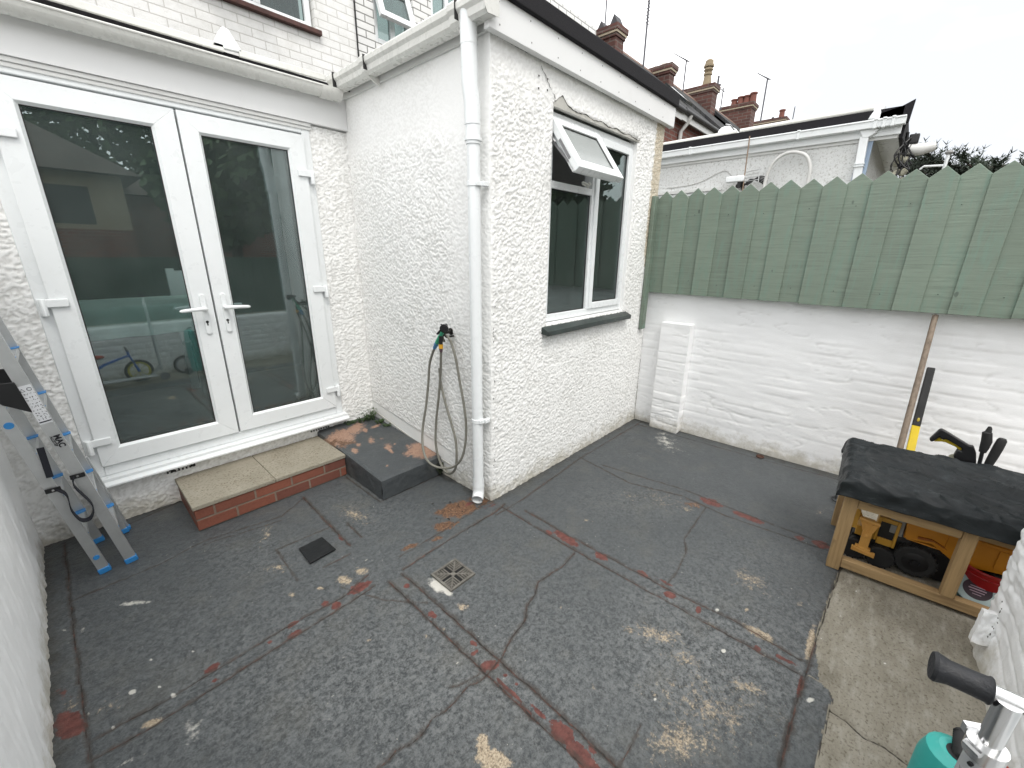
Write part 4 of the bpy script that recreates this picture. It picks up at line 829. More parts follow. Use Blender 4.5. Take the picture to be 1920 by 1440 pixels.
q = MB().tube([A0 + dA * .052, A0 + dA * .07, A0 + dA * .10, A0 + dA * .135, A1], [.0145, .0155, .014, .012, .011], 14)
for k in range(7): q.tube([A0 + dA * (.062 + k * .0105), A0 + dA * (.066 + k * .0105)], .0162 - k * .0004, 14)
q.build('nozzle_grip', gg, hs)
Lg = (A1 - A0).length; B0 = A1; nz = Vector((-.75, -.62, -.15)).normalized()
MB().tube([B0 - nz * .03, B0 - nz * .01, B0 + nz * .015, B0 + nz * .03, B0 + nz * .048], [.010, .014, .016, .026, .027], 20).disc(B0 + nz * .0482, nz, .020, .019, .002, 18).build('nozzle_head', black_p, hs)
side = dA.cross(nz).normalized(); lv = Vector((0, 1, .0)); 
MB().beam(B0 + lv * .012 - dA * .005, B0 + lv * .038 - dA * .085, .016, .011).tube([B0 + lv * .012 + dA * .0, B0 + lv * .05 + dA * .012], .0055, 8).build('trigger', black_p, hs, bevel=.003)
C0 = Vector(X_(827, 658, -.10)); dC = Vector((0, -.02, 1)).normalized()
MB().tube([C0 - dC * .006, C0 + dC * .016], [.010, .013], 14).build('hose_connector', M('dark_mauve_plastic', (.10, .06, .075), .5), hs)
MB().tube([C0 + dC * .017, C0 + dC * .045], .0145, 14).build('hose_connector', M('yellow_connector', (.70, .36, .02), .45), hs)
MB().tube([C0 + dC * .045, C0 + dC * .075, C0 + dC * .10], [.0125, .011, .012], 12).build('tap_adaptor', black_p, hs)

# ================================================================== STEP LADDER
ld = thing('ladder', (-1.85, 1.15, 0), 'aluminium folding ladder with blue end caps leaning at the left wall', 'ladder')
SL = .150; L1 = 1.62
def LP(sec, y, t, o=0.):   # point along a stile: sec 0 = right section, 1 = left section; o across the stile
    x0 = -1.757 if sec == 0 else -1.863
    n_ = math.hypot(1, SL); return (x0 - SL / n_ * t + o / n_, y, t / n_ + o * SL / n_)
for sec, y, top in ((0, 1.0, 1.60), (0, 1.345, 1.60), (1, 1.0, 1.06), (1, 1.345, 1.06)):
    m_ = MB(); w = .047 if sec == 0 else .043; yy = y; 
    # C-shaped stile: web facing the viewer, flanges behind
    m_.box(-w / 2, w / 2, 0, .0025, .03, top, T=lambda a, b, c: LP(sec, yy + b, c, a)); sg = .022
    m_.box(-w / 2, -w / 2 + .003, .0025, sg, .03, top, T=lambda a, b, c: LP(sec, yy + b, c, a)); m_.box(w / 2 - .003, w / 2, .0025, sg, .03, top, T=lambda a, b, c: LP(sec, yy + b, c, a))
    m_.build('stile', alu, ld, bevel=.001)
    f_ = MB().box(-w / 2 - .003, w / 2 + .003, -.004, sg + .004, -.0, .032, T=lambda a, b, c: LP(sec, yy + b, c if c > 0 else -.0, a)); f_.build('foot', blue_p, ld, bevel=.004)
for sec, ts in ((0, (.20, .44, .68, .92, 1.16, 1.40)), (1, (.22, .46, .70, .94))):
    for t in ts:
        hw = .020 if sec == 0 else .017
        r = MB().box(-hw, hw, .0255, .345, t - .012, t + .012, T=lambda a, b, c: LP(sec, 1.0 + b, c, a)); rg = r.build('tread', alu, ld, bevel=.001)
        MB().box(-hw - .001, hw + .008, .305, .3445, t + .0125, t + .017, T=lambda a, b, c: LP(sec, 1.0 + b, c, a)).build('tread_end', blue_p, rg, bevel=.0015)
        MB().box(-hw - .001, hw + .004, .0255, .045, t + .0125, t + .017, T=lambda a, b, c: LP(sec, 1.0 + b, c, a)).build('tread_end', blue_p, rg, bevel=.0015)
# outer flared brace legs with blue feet
for (x0, t0) in ((-1.80, 0), (-1.742, 0)):
    MB().beam((x0, 1.385, .02), (x0 - .075, 1.375, .52), .03, .02, up=(0, 1, 0)).build('brace', alu, ld, bevel=.002)
    MB().box(x0 - .02, x0 + .02, 1.37, 1.40, 0, .025).build('foot', blue_p, ld, bevel=.004)
for (sec, t, rr_) in ((1, .885, .016), (1, .105, .013)):
    c = LP(sec, .9995, t, 0); MB().disc(c, (0, -1, 0), rr_, rr_ * .9, .004, 20).build('cap', blue_p, ld)
for k in (0.9995, 1.3435):
    MB().prism([LP(1, k, 1.06, -.018), LP(1, k, .98, .018), LP(0, k, .93, -.020), LP(0, k, 1.02, -.018), LP(0, k, 1.08, -.018), LP(1, k, 1.08, .0)], (0, 0, 0), (0, -.008, 0)).build('hinge', black_p, ld, bevel=.003)
p1 = LP(1, .995, .535, .005); p2 = LP(0, .995, .575, -.005)
s1 = MB()
P1, P2 = Vector(p1), Vector(p2); path = smooth_path([P1 + Vector((.012, 0, 0)), P1 + Vector((.036, -.012, -.04)), P1 + Vector((.035, -.018, -.12)), P1 + Vector((.055, -.02, -.185)), P1 + Vector((.090, -.02, -.185)), P1 + Vector((.106, -.018, -.12)), P2 + Vector((-.02, -.012, -.045)), P2 + Vector((-.014, 0, 0))], 6)
for a, b in zip(path[:-1], path[1:]): s1.beam(a, b + (b - a) * .08, .030, .004, up=(Vector((0, 1, .2)).cross(b - a)))
s1.build('strap', M('black_webbing', (.012, .013, .02), .8, bump=.6, bs=300), ld, smooth=False)
MB().beam(LP(1, .993, .60, .02), LP(1, .993, .75, .045), .024, .004, up=(0, 1, 0)).build('strap', M('black_webbing', (.012, .013, .02), .8), ld)
for p in (P1, P2):
    MB().box(p.x - .026, p.x + .026, p.y - .004, p.y - .0, p.z - .012, p.z + .012).build('strap_end', black_p, ld, bevel=.003); MB().disc((p.x, p.y - .0042, p.z), (0, -1, 0), .006, .005, .003, 12).build('rivet', chrome, ld)
# sticker and lettering on the right-hand stile
stk = MB().box(-.0215, .0215, -.0009, -.0002, .865, 1.055, T=lambda a, b, c: LP(0, 1.0 + b, c, a)).build('sticker', M('white_sticker', (.75, .76, .78), .5), ld, smooth=False)
ink = M('black_ink', (.015, .015, .02), .6); r5 = random.Random(3); mk = MB()
for row in range(9):
    t = .885 + row * .0155
    for a in (-.018, -.0075, .003, .0135):
        for q in range(3):
            a0 = a + r5.uniform(0, .006); t0 = t + r5.uniform(0, .008); mk.box(a0, a0 + r5.uniform(.0008, .004), -.0013, -.0010, t0, t0 + r5.uniform(.0008, .004), T=lambda x, y, z: LP(0, 1.0 + y, z, x))
mk.box(-.02, .020, -.0013, -.0010, .872, .878, T=lambda x, y, z: LP(0, 1.0 + y, z, x))
def tri(t, a, s, mb):
    v = [(-s, -s), (s, -s), (0, s)]
    for (p, q) in zip(v, v[1:] + v[:1]): mb.beam(LP(0, .9988, t + p[1], a + p[0]), LP(0, .9988, t + q[1], a + q[0]), .0004, .0014, up=(0, 0, 1))
tri(1.035, -.012, .007, mk); mk.tube([LP(0, .9988, 1.035 + .007 * math.sin(q), .010 + .007 * math.cos(q)) for q in np.linspace(0, 6.0, 14)], .0012, 5)
mk.build('print', ink, stk, smooth=False)
def text_on(txt, size, org, ux, uy, nrm, mat, par, name='lettering', ext=.0004, bold=0.0):
    cu = bpy.data.curves.new('t', 'FONT'); cu.body = txt; cu.size = size; cu.extrude = ext; cu.offset = bold; cu.align_x = 'LEFT'
    o = bpy.data.objects.new('t', cu); me = bpy.data.meshes.new_from_object(o); bpy.data.objects.remove(o)
    ux, uy, nrm, org = Vector(ux).normalized(), Vector(uy).normalized(), Vector(nrm).normalized(), Vector(org)
    for v in me.vertices: v.co = org + ux * v.co.x + uy * v.co.y + nrm * v.co.z
    me.materials.clear(); me.materials.append(mat); q = bpy.data.objects.new(name, me); link(q, par); return q
along = Vector(LP(0, 1, 0)) - Vector(LP(0, 1, 1)); acr = Vector(LP(0, 1, 0, 1)) - Vector(LP(0, 1, 0, 0))
text_on('MAC', .030, LP(0, .9985, .800, -.004), along, acr, (0, -1, 0), ink, ld, bold=.0012)
text_on('ALLISTER', .0135, LP(0, .9985, .800, -.016), along, acr, (0, -1, 0), ink, ld, bold=.0005)

# ================================================================== WORK TABLE WITH TARPAULIN
TO = Vector((.828, -1.778, 0)); ta = Vector((.060, -1, 0)).normalized(); tb = Vector((1, .060, 0)).normalized()
def TT(a, b, z): p = TO + ta * a + tb * b; return (p.x, p.y, z)
pine = wood('weathered_pine', (.37, .245, .115), (.21, .13, .06), axis=2); pine_h = wood('weathered_pine_rails', (.36, .24, .115), (.20, .125, .058), axis=1)
tbl = thing('wooden_table', tuple(TO), 'low pine table frame standing by the white wall under a black tarpaulin', 'table')
TL, TD = .84, .53; LW = .058
for a in (0, TL - LW):
    for b in (0, TD - LW): MB().box(a, a + LW, b, b + LW, 0, .50, T=TT).build('leg', pine, tbl, bevel=.003)
MB().box(.435, .485, -.001, .045, .0745, .46, T=TT).build('leg', pine, tbl, bevel=.003)
MB().box(LW + .001, TL - LW - .001, .004, .048, .022, .074, T=TT).build('rail', pine_h, tbl, bevel=.003)
MB().box(LW + .001, .434, .006, .045, .388, .460, T=TT).box(.486, TL - LW - .001, .050, .085, .388, .460, T=TT).build('rail', pine_h, tbl, bevel=.003)
MB().box(LW + .001, TL - LW - .001, TD - .05, TD - .01, .388, .460, T=TT).build('rail', pine_h, tbl, bevel=.003)
MB().box(LW + .001, TL - LW - .001, TD - .05, TD - .01, .03, .08, T=TT).build('rail', pine_h, tbl, bevel=.003)
MB().box(.004, .045, LW + .001, TD - LW - .001, .388, .460, T=TT).build('rail', pine_h, tbl, bevel=.003)
MB().box(-.01, TL + .01, -.005, TD, .501, .53, T=TT).build('table_top', pine_h, tbl, bevel=.003)
# tarpaulin: a draped sheet with folds
na, nb = 230, 170; HA = .12
sa = np.linspace(-HA, TL + HA + .02, na); sb = np.linspace(-HA, TD + HA, nb); SA, SB = np.meshgrid(sa, sb, indexing='ij')
a0_, a1_, b0_, b1_ = -.020, TL + .02, -.028, TD + .01; rad = .028
def wrap(s, lo, hi):
    o_lo, o_hi = np.maximum(lo - s, 0), np.maximum(s - hi, 0); ang_lo = np.minimum(o_lo / rad, math.pi / 2); ang_hi = np.minimum(o_hi / rad, math.pi / 2)
    pos = np.clip(s, lo, hi) - rad * np.sin(ang_lo) + rad * np.sin(ang_hi)
    drop = rad * (1 - np.cos(ang_lo)) + np.maximum(o_lo - rad * math.pi / 2, 0) + rad * (1 - np.cos(ang_hi)) + np.maximum(o_hi - rad * math.pi / 2, 0)
    return pos, drop
pa, da = wrap(SA, a0_ + rad, a1_ - rad); pb, db = wrap(SB, b0_ + rad, b1_ - rad)
drop = np.maximum(da, db) + .25 * np.minimum(da, db)
n_a = noise2(SA / .18 + 3, SB / .028 + SA / .09, 101) - .5; n_b = noise2(SA / .05, SB / .022, 102) - .5; n_c = noise2(SA / .011, SB / .016, 103) - .5; n_d = noise2(SA / .26, SB / .2, 104) - .5
fold = lambda q: 1 - np.abs(q * 2)
n_f = fold(noise2(SA / .16 + 5, (SB + .35 * SA) / .035, 111) - .5) ** 3; n_g = fold(noise2((SA + .4 * SB) / .06, SB / .025, 112) - .5) ** 4
wr = .016 * (n_f - .4) + .006 * (n_g - .3) + .012 * n_a * sstep(.1, .5, SA + .1) + .004 * n_b + .0012 * n_c + .030 * n_d
rid = .018 * np.exp(-((SB - (.02 - .06 * (SA - .2))) / .012) ** 2) * sstep(.1, .3, SA) + .022 * np.exp(-((SB - .40 + .25 * SA) / .025) ** 2) * sstep(.3, .6, SA) - .016 * np.exp(-((SB - .30 + .15 * SA) / .04) ** 2)
corner = sstep(0, .03, da) * sstep(0, .03, db)
top = 1 - sstep(0, .04, drop)
Zt = .560 + (wr + rid) * (.25 + .75 * top) + .035 * sstep(0, .5, SB) - drop * (1 + .06 * n_a) 
out_ = (1 - top) * (.012 * (noise2(SA / .045, SB / .045, 105) - .2) + .012 * np.clip(drop / .1, 0, 1.2))
pa2 = pa + np.where(SA > a1_ - rad, out_, np.where(SA < a0_ + rad, -out_, 0)); pb2 = pb + np.where(SB > b1_ - rad, out_, np.where(SB < b0_ + rad, -out_, 0))
lift = np.minimum(0, 0) 
TP = np.array(TO) + pa2[..., None] * np.array(ta) + pb2[..., None] * np.array(tb); TP[..., 2] = Zt
keep = np.hypot((SA[:-1, :-1] - .33) / 1.3, SB[:-1, :-1] - .215) > .012
def tarpm():
    n = NT('black_tarpaulin'); w = n.n("ShaderNodeTexWave"); w.inputs['Scale'].default_value = 260; n.l(n.co(), w.inputs[0])
    c = n.ramp(n.noise(6, 6, .75), [(.3, (.006, .008, .009)), (.6, (.013, .017, .019)), (.8, (.032, .040, .043))]); c = n.mix(n.ramp(n.noise(14, 6, .8, seed=3, stretch=(1, .5, 1)), [(.6, 0.), (.75, .5)]), c, (.14, .16, .17))
    n.set(col=c, rough=n.ramp(n.noise(9, 4, seed=5), [(.35, .30), (.7, .55)]), spec=.35); n.bump(n.math('ADD', n.noise(30, 6, .75, stretch=(1, .5, 1), seed=6), n.math('MULTIPLY', w.outputs[1], .12)), .45, .006); return n.m
tb_o = npmesh('tarpaulin', TP.reshape(-1, 3), grid_faces(na, nb, keep=keep), tarpm()); tagp(tb_o, 'creased black tarpaulin draped over the low pine table', 'tarpaulin')
so = tb_o.modifiers.new('t', 'SOLIDIFY'); so.thickness = .0015

# ---- toys and tubs under the table
yel = M('yellow_toy_plastic', (.50, .27, .035), .45, var=.06); yel2 = M('orange_toy_plastic', (.54, .215, .01), .4, var=.06); yel3 = M('pale_orange_plastic', (.68, .36, .09), .45, var=.05)
def wheel(mb, c, r, w, ax=Vector((-1, 0, 0)), lugs=22):
    c = Vector(c); ax = Vector(ax).normalized(); u = Vector((0, 0, 1)); v_ = ax.cross(u)
    mb.tube([c - ax * w / 2, c - ax * w * .42, c + ax * w * .42, c + ax * w / 2], [r * .88, r * .96, r * .96, r * .88], 28)
    for k in range(lugs):
        a = 2 * math.pi * k / lugs; d = u * math.cos(a) + v_ * math.sin(a); t = -u * math.sin(a) + v_ * math.cos(a)
        p = c + d * r * .965; mb.beam(p - ax * w * .46, p + ax * w * .46 + t * .012, r * .11, r * .10, up=d)
tk = thing('toy_dump_truck', (1.06, -2.2, 0), 'big orange toy dump truck with black knobbly wheels under the table', 'toy truck')
for (cx, cy) in ((1.055, -2.118), (1.22, -2.118), (1.055, -2.42), (1.22, -2.42)):
    m_ = MB(); wheel(m_, (cx, cy, .100), .086, .060, lugs=18); w_o = m_.build('wheel', black_r, tk); s_ = -1 if cx < 1.1 else 1
    MB().disc((cx + s_ * .0335, cy, .100), (s_, 0, 0), .052, .040, .004, 20).disc((cx + s_ * .037, cy, .100), (s_, 0, 0), .020, .016, .012, 14).build('hub', black_p, w_o)
MB().box(1.075, 1.20, -2.50, -2.02, .014, .17).build('chassis', black_p, tk, bevel=.004)
bed = MB(); P = [(-2.045, .30), (-2.055, .215), (-2.085, .215), (-2.155, .228), (-2.20, .20), (-2.25, .165), (-2.47, .20), (-2.52, .30), (-2.50, .36), (-2.28, .325), (-2.18, .345), (-2.05, .325)]
bed.prism([(1.035, y_, z_) for y_, z_ in P], (0, 0, 0), (.006, 0, 0)); bed.prism([(1.234, y_, z_) for y_, z_ in P], (0, 0, 0), (.006, 0, 0)); bed.box(1.041, 1.234, -2.50, -2.06, .205, .212); bed.box(1.041, 1.234, -2.056, -2.050, .21, .33)
bed.box(1.026, 1.0345, -2.50, -2.05, .312, .330); bed.box(1.028, 1.0345, -2.26, -2.20, .20, .31); bed.box(1.028, 1.0345, -2.40, -2.37, .21, .31); bed.build('dump_bed', yel2, tk, bevel=.002)
MB().prism([(1.025, -2.10, .236), (1.025, -2.16, .246), (1.025, -2.21, .226), (1.025, -2.20, .236), (1.025, -2.15, .256), (1.025, -2.10, .248)], (0, 0, 0), (.009, 0, 0)).build('stripe', M('dark_orange', (.30, .09, .008), .5), tk)
MB().box(1.05, 1.22, -2.045, -1.985, .20, .33).box(1.045, 1.06, -2.03, -1.99, .21, .26).build('radiator', M('grey_plastic', (.25, .25, .24), .5), tk, bevel=.004)
dg = thing('toy_loader', (1.05, -1.93, 0), 'yellow toy digger with its pale bucket arm folded down, under the table', 'toy digger')
for (cx, cy) in ((1.03, -1.985), (1.17, -1.985), (1.03, -1.87), (1.17, -1.87)):
    m_ = MB(); wheel(m_, (cx, cy, .062), .062, .05, lugs=16); m_.build('wheel', black_r, dg)
MB().box(1.05, 1.15, -2.02, -1.85, .05, .14).build('chassis', black_p, dg, bevel=.004)
cb_ = MB(); cx0, cx1 = 1.040, 1.15
for b in ((-2.030, -2.016, .125, .285), (-1.952, -1.938, .14, .285), (-2.016, -1.952, .125, .165), (-2.016, -1.952, .262, .285)): cb_.box(cx0, cx1, b[0], b[1], b[2], b[3])
cb_.build('cab', yel, dg, bevel=.003); MB().box(cx0 + .006, cx1 - .006, -2.015, -1.953, .166, .261).build('cab_window', black_p, dg)
MB().box(1.03, 1.16, -1.937, -1.86, .14, .20).build('bonnet', yel, dg, bevel=.004)
am = MB(); ax_ = .985
am.tube([(ax_, -1.862, .268), (ax_, -1.948, .262)], .0125, 12); am.prism([(ax_ - .008, -1.868, .262), (ax_ - .008, -1.944, .258), (ax_ - .008, -1.932, .205), (ax_ - .008, -1.884, .207)], (0, 0, 0), (.014, 0, 0)); am.box(ax_ - .012, ax_ + .012, -1.888, -1.928, .1, .207); 
am.beam((ax_ - .012, -1.895, .255), (ax_ - .010, -1.900, .115), .010, .006, up=(1, 0, 0)); am.beam((ax_ - .012, -1.920, .255), (ax_ - .010, -1.916, .115), .010, .006, up=(1, 0, 0)); am.box(ax_ - .015, ax_ + .015, -1.940, -1.874, .085, .105); am.prism([(ax_ - .02, -1.862, .075), (ax_ - .02, -1.962, .068), (ax_ - .02, -1.962, .092), (ax_ - .02, -1.93, .09), (ax_ - .02, -1.89, .095), (ax_ - .02, -1.862, .098)], (0, 0, 0), (.02, 0, 0)); am.ball((ax_ - .014, -1.908, .185), .012, .7, 1, 1)
am.build('arm', yel3, dg, bevel=.0025)
MB().beam((1.00, -1.85, .31), (.99, -1.848, .20), .02, .02, up=(1, 0, 0)).beam((1.00, -1.85, .30), (1.05, -1.87, .24), .015, .015).build('lift_arm', yel, dg, bevel=.003)
tub = thing('plastic_tub', (.985, -2.345, 0), 'round teal tub with a dark emblem lying under the red bucket', 'tub')
tc0 = Vector((1.0, -2.345, .085)); tn = Vector((-.62, .02, .78)).normalized()
MB().tube([tc0 - tn * .085, tc0 - tn * .01, tc0], [.058, .071, .073], 30).build('body', M('teal_tub', (.02, .13, .13), .35), tub)
MB().tube([tc0 + tn * .0, tc0 + tn * .006, tc0 + tn * .008], [.076, .076, .072], 30).build('rim', M('clear_rim', (.35, .45, .45), .3), tub)
MB().disc(tc0 + tn * .0085, tn, .050, .050, .0012, 30).build('emblem', M('dark_emblem', (.035, .018, .028), .45), tub)
e2 = MB(); uu = tn.orthogonal().normalized(); vv_ = tn.cross(uu)
for k, (a, b, L, w) in enumerate(((0, .012, .05, .004), (0, 0, .060, .006), (0, -.013, .05, .004), (0, .026, .03, .003), (0, -.026, .03, .003))):
    c_ = tc0 + tn * .0102 + Vector((0, 0, 1)).cross(tn).normalized() * a + (tn.cross(Vector((0, 0, 1)).cross(tn))).normalized() * b; h_ = Vector((0, 0, 1)).cross(tn).normalized(); e2.beam(c_ - h_ * L / 2, c_ + h_ * L / 2, w, .001, up=tn)
e2.build('emblem_marks', M('pale_emblem', (.42, .30, .36), .5), tub)
rb = thing('bucket', (1.10, -2.40, 0), 'red plastic bucket under the right end of the table', 'bucket')
redp = M('red_plastic', (.36, .010, .012), .35, var=.08)
MB().tube([(1.09, -2.375, .0), (1.09, -2.375, .19)], [.075, .100], 32, cap=False).tube([(1.09, -2.375, .0), (1.09, -2.375, .004)], .075, 32).build('body', redp, rb); MB().tube(torus_pts((1.09, -2.375, .185), .101, 32), .006, 8, closed=True).tube(torus_pts((1.09, -2.375, .155), .098, 32), .004, 8, closed=True).build('rim', redp, rb)
wt = MB().tube([(1.28, -2.42, .0), (1.28, -2.42, .30), (1.28, -2.42, .34), (1.28, -2.42, .36)], [.05, .05, .03, .02], 20); wt = wt.build('plastic_bottle', M('dull_white_plastic', (.62, .62, .60), .5)); tagp(wt, 'dull white plastic bottle behind the orange toy truck', 'bottle')
# ---- tools standing behind the table
pl = MB().tube([X_(1754, 592, 2.035), X_(1688, 838, 1.62), X_(1660, 930, 1.45)], [.0150, .0165, .017], 14); pl.ball(X_(1754, 593, 2.035), .0150, 1, 1, .9, 6, 10)
o = pl.build('wooden_pole', wood('grey_wood_pole', (.20, .155, .115), (.10, .075, .055), axis=2)); tagp(o, 'long grey wooden pole leaning on the white wall behind the tarpaulin', 'pole')
pk = thing('tool_handle', tuple(X_(1712, 838, 1.62)), 'black and yellow tool handle leaning against the white wall', 'tool handle')
a_, b_, c_ = Vector(X_(1746, 690, 2.02)), Vector(X_(1717, 800, 1.80)), Vector(X_(1708, 840, 1.65))
MB().beam(a_, b_, .040, .030, up=(1, 0, 0)).build('grip', black_r, pk, bevel=.006); MB().beam(b_, Vector(X_(1700, 875, 1.50)), .040, .026, up=(1, 0, 0)).build('shaft', M('yellow_shaft', (.54, .39, .008), .4), pk, bevel=.004)
q = Vector(X_(1745.5, 696, 1.999)); ey = M('yellow_print', (.70, .55, .10), .5); MB().tube([q + Vector((0, .009 * math.cos(t), .007 * math.sin(t))) for t in np.linspace(.6, 5.7, 10)], .0022, 5).build('mark', ey, pk)
q = Vector(X_(1722, 787, 1.805)); MB().ball(q, .011, .3, .62, 1.2, 8, 10).build('mark', ey, pk)
sw = thing('hand_saw', tuple(X_(1800, 840, 1.42)), 'hand saw with black and yellow handle sticking out behind the tarpaulin', 'saw')
def Q(u, v, x=1.42): return X_(1720 + u / 8, 780 + v / 8, x)
MB().prism([Q(u, v) for u, v in ((180,350),(330,210),(375,200),(480,260),(790,450),(850,455),(885,560),(885,700),(860,800),(600,790),(540,600),(600,500),(660,530),(670,490),(430,345),(375,360),(335,320),(240,385),(200,390))][::-1], (0, 0, 0), (.028, 0, 0)).build('handle', black_p, sw, bevel=.006, ang=50)
MB().prism([Q(u, v, 1.435) for u, v in ((250,385),(335,310),(375,365),(430,340),(670,480),(680,520),(650,545),(615,510),(580,470),(420,395),(360,385))][::-1], (0, 0, 0), (.02, 0, 0)).build('grip_insert', M('yellow_shaft', (.54, .39, .008), .4), sw, bevel=.003)
MB().prism([Q(480, 580, 1.433), Q(600, 560, 1.433), Q(860, 700, 1.433), Q(700, 1000, 1.433), Q(300, 900, 1.433)], (0, 0, 0), (.0015, 0, 0)).build('blade', M('saw_blade', (.55, .53, .40), .4, .3), sw)
t1 = thing('hand_tool', tuple(Q(1000, 600)), 'black ribbed tool grip with a pointed end, between saw and rightmost grip', 'tool')
MB().tube([Q(1090, 160), Q(1085, 190), Q(1065, 240), Q(1050, 250), Q(1040, 380), Q(1000, 480), Q(975, 540)], [.006, .010, .013, .019, .021, .018, .014], 14).build('grip', black_r, t1); MB().tube([Q(975, 535), Q(935, 700), Q(920, 800)], .008, 10).build('shank', black_p, t1)
t2 = thing('hand_tool', tuple(Q(1150, 600)), 'black slanted hand tool grip, rightmost of the tools behind the tarpaulin', 'tool')
MB().tube([Q(1285, 340), Q(1270, 370), Q(1210, 480), Q(1130, 620), Q(1070, 720), Q(1040, 800)], [.013, .019, .020, .019, .017, .015], 14).build('grip', black_r, t2)

# ================================================================== SCOOTERS NEAR THE CAMERA
sk = thing('scooter', (-.98, -2.02, 0), 'silver scooter with a black foam grip at the lower right corner', 'scooter')
zH = 1.075; ga = G(1746, 1246, zH); gb = G(1858, 1296, zH); gd = Vector(gb - ga).normalized(); gA_ = Vector(ga)
foam = M('black_foam', (.010, .011, .014), .55, var=.5, vs=60, bump=.8, bs=160)
GLn = (Vector(gb) - gA_).length
MB().tube([gA_, gA_ + gd * .004, gA_ + gd * GLn * .12, gA_ + gd * GLn * .3, gA_ + gd * GLn * .7, gA_ + gd * GLn * .93, gA_ + gd * GLn * .97, gA_ + gd * GLn], [.0185, .0205, .0195, .0165, .0165, .0170, .0185, .0175], 20).build('grip', foam, sk)
stem = Vector(G(1893, 1318, zH)); silver = M('silver_paint', (.62, .64, .65), .3, .6, var=.06)
MB().tube([gA_ + gd * (GLn - .002), gA_ + gd * (GLn + .30)], .0105, 16).build('handlebar', chrome, sk)
MB().tube([gA_ + gd * (GLn + .30), gA_ + gd * (GLn + .41)], .017, 16).build('grip', foam, sk)
dn = Vector((.012, -.004, -1)).normalized()
MB().tube([stem, stem + dn * .14], .0125, 18).build('stem', chrome, sk)
lo = stem + dn * .085
MB().tube([lo, stem + dn * .93], .0165, 20).build('column', silver, sk)
MB().tube([lo + dn * -.006, lo + dn * .016], .0205, 22).build('clamp', chrome, sk)
MB().beam(lo + Vector((.012, .022, .004)), lo + Vector((.030, -.012, .006)), .008, .014).tube([lo + Vector((-.024, .008, .004)), lo + Vector((-.012, .022, .004))], .005, 8).build('clamp_lever', chrome, sk)
MB().tube([lo + dn * .024 + Vector((-.016, .010, 0)), lo + dn * .024 + Vector((-.019, .012, 0))], .003, 8).build('bolt', black_p, sk)
bs_ = stem + dn * .95
MB().box(bs_.x - .60, bs_.x - .06, bs_.y - .055, bs_.y + .055, .07, .09).build('deck', silver, sk, bevel=.006)
MB().beam((bs_.x - .10, bs_.y, .09), (bs_.x - .005, bs_.y, .20), .04, .03).build('neck', silver, sk)
for wx in (bs_.x + .02, bs_.x - .64): MB().tube([(wx, bs_.y - .014, .052), (wx, bs_.y + .014, .052)], .05, 24).build('wheel', M('clear_wheel', (.2, .2, .22), .4), sk)
tl = thing('ride_on_toy', (-.58, -2.14, 0), 'turquoise plastic ride-on toy with a black ribbed grip by the low wall', 'toy')
teal = M('turquoise_plastic', (.035, .36, .32), .38, var=.08, vs=14, dirt=.2, dc=(.3, .5, .48))
cT = G(1795, 1412, .60); 
MB().tube([(cT[0] + .005, cT[1] - .01, .04), (cT[0] + .005, cT[1] - .01, .30), (cT[0] + .004, cT[1] - .01, .48), (cT[0], cT[1], .56), (cT[0], cT[1], .592), (cT[0], cT[1], .605)], [.055, .070, .064, .056, .048, .030], 20).build('body', teal, tl)
gp = [Vector(G(1802, 1412, .61)), Vector(G(1804, 1390, .625)), Vector(G(1805, 1372, .63))]
m_ = MB().tube([gp[0] - Vector((0, 0, .02)), gp[0], gp[1], gp[2], gp[2] + Vector((.004, 0, .004))], [.013, .0135, .0135, .012, .006], 16)
for k in range(9): p = gp[0].lerp(gp[2], .1 + k * .1); m_.tube([p, p + (gp[2] - gp[0]).normalized() * .0016], .0146, 16)
m_.build('grip', black_r, tl); MB().tube([gp[0] - Vector((0, 0, .013)), gp[0] - Vector((0, 0, .004))], .022, 18).build('collar', black_p, tl)
for dx in (-.09, .09): MB().tube([(cT[0] + dx, cT[1] - .01 - .02, .045), (cT[0] + dx, cT[1] - .01 + .02, .045)], .045, 20).build('wheel', black_r, tl)
MB().tube([(cT[0] - .09, cT[1] - .01, .045), (cT[0] + .09, cT[1] - .01, .045)], .008, 8).build('axle', chrome, tl)
# two children's bikes behind the viewer, mirrored in the panes
def bike(x0, y, r, colf, colw, label, s=1):
    b = thing('kids_bike', (x0, y, 0), label, 'bike'); wb = .62
    for cx in (x0, x0 - s * wb * r / .15):
        MB().tube([(p[0], y, p[1]) for p in [(cx + r * math.cos(t), r + .01 + r * math.sin(t)) for t in np.linspace(0, 2 * math.pi, 25)[:-1]]], .016, 8, closed=True).build('tyre', black_r, b)
        m_ = MB().tube([(cx + .8 * r * math.cos(t), y, r + .01 + .8 * r * math.sin(t)) for t in np.linspace(0, 2 * math.pi, 25)[:-1]], .012, 8, closed=True)
        for k in range(8): m_.tube([(cx, y, r + .01), (cx + .8 * r * math.cos(k * .785), y, r + .01 + .8 * r * math.sin(k * .785))], .004, 6)
        m_.build('wheel', colw, b)
    cx2 = x0 - s * wb * r / .15; 
    MB().tube([(x0, y, r), (x0 - s * .06, y, r + .22), (x0 - s * .30, y, r + .14), (cx2, y, r)], .016, 10).tube([(x0 - s * .06, y, r + .20), (x0 - s * .07, y, r + .30)], .012, 8).build('frame', colf, b)
    MB().tube([(x0 - s * .07, y - .14, r + .30), (x0 - s * .07, y + .14, r + .30)], .012, 8).build('handlebar', black_p, b); MB().ball((x0 - s * .36, y, r + .24), .06, 1.4, .8, .4).build('saddle', M('red_saddle', (.4, .05, .02), .5), b)
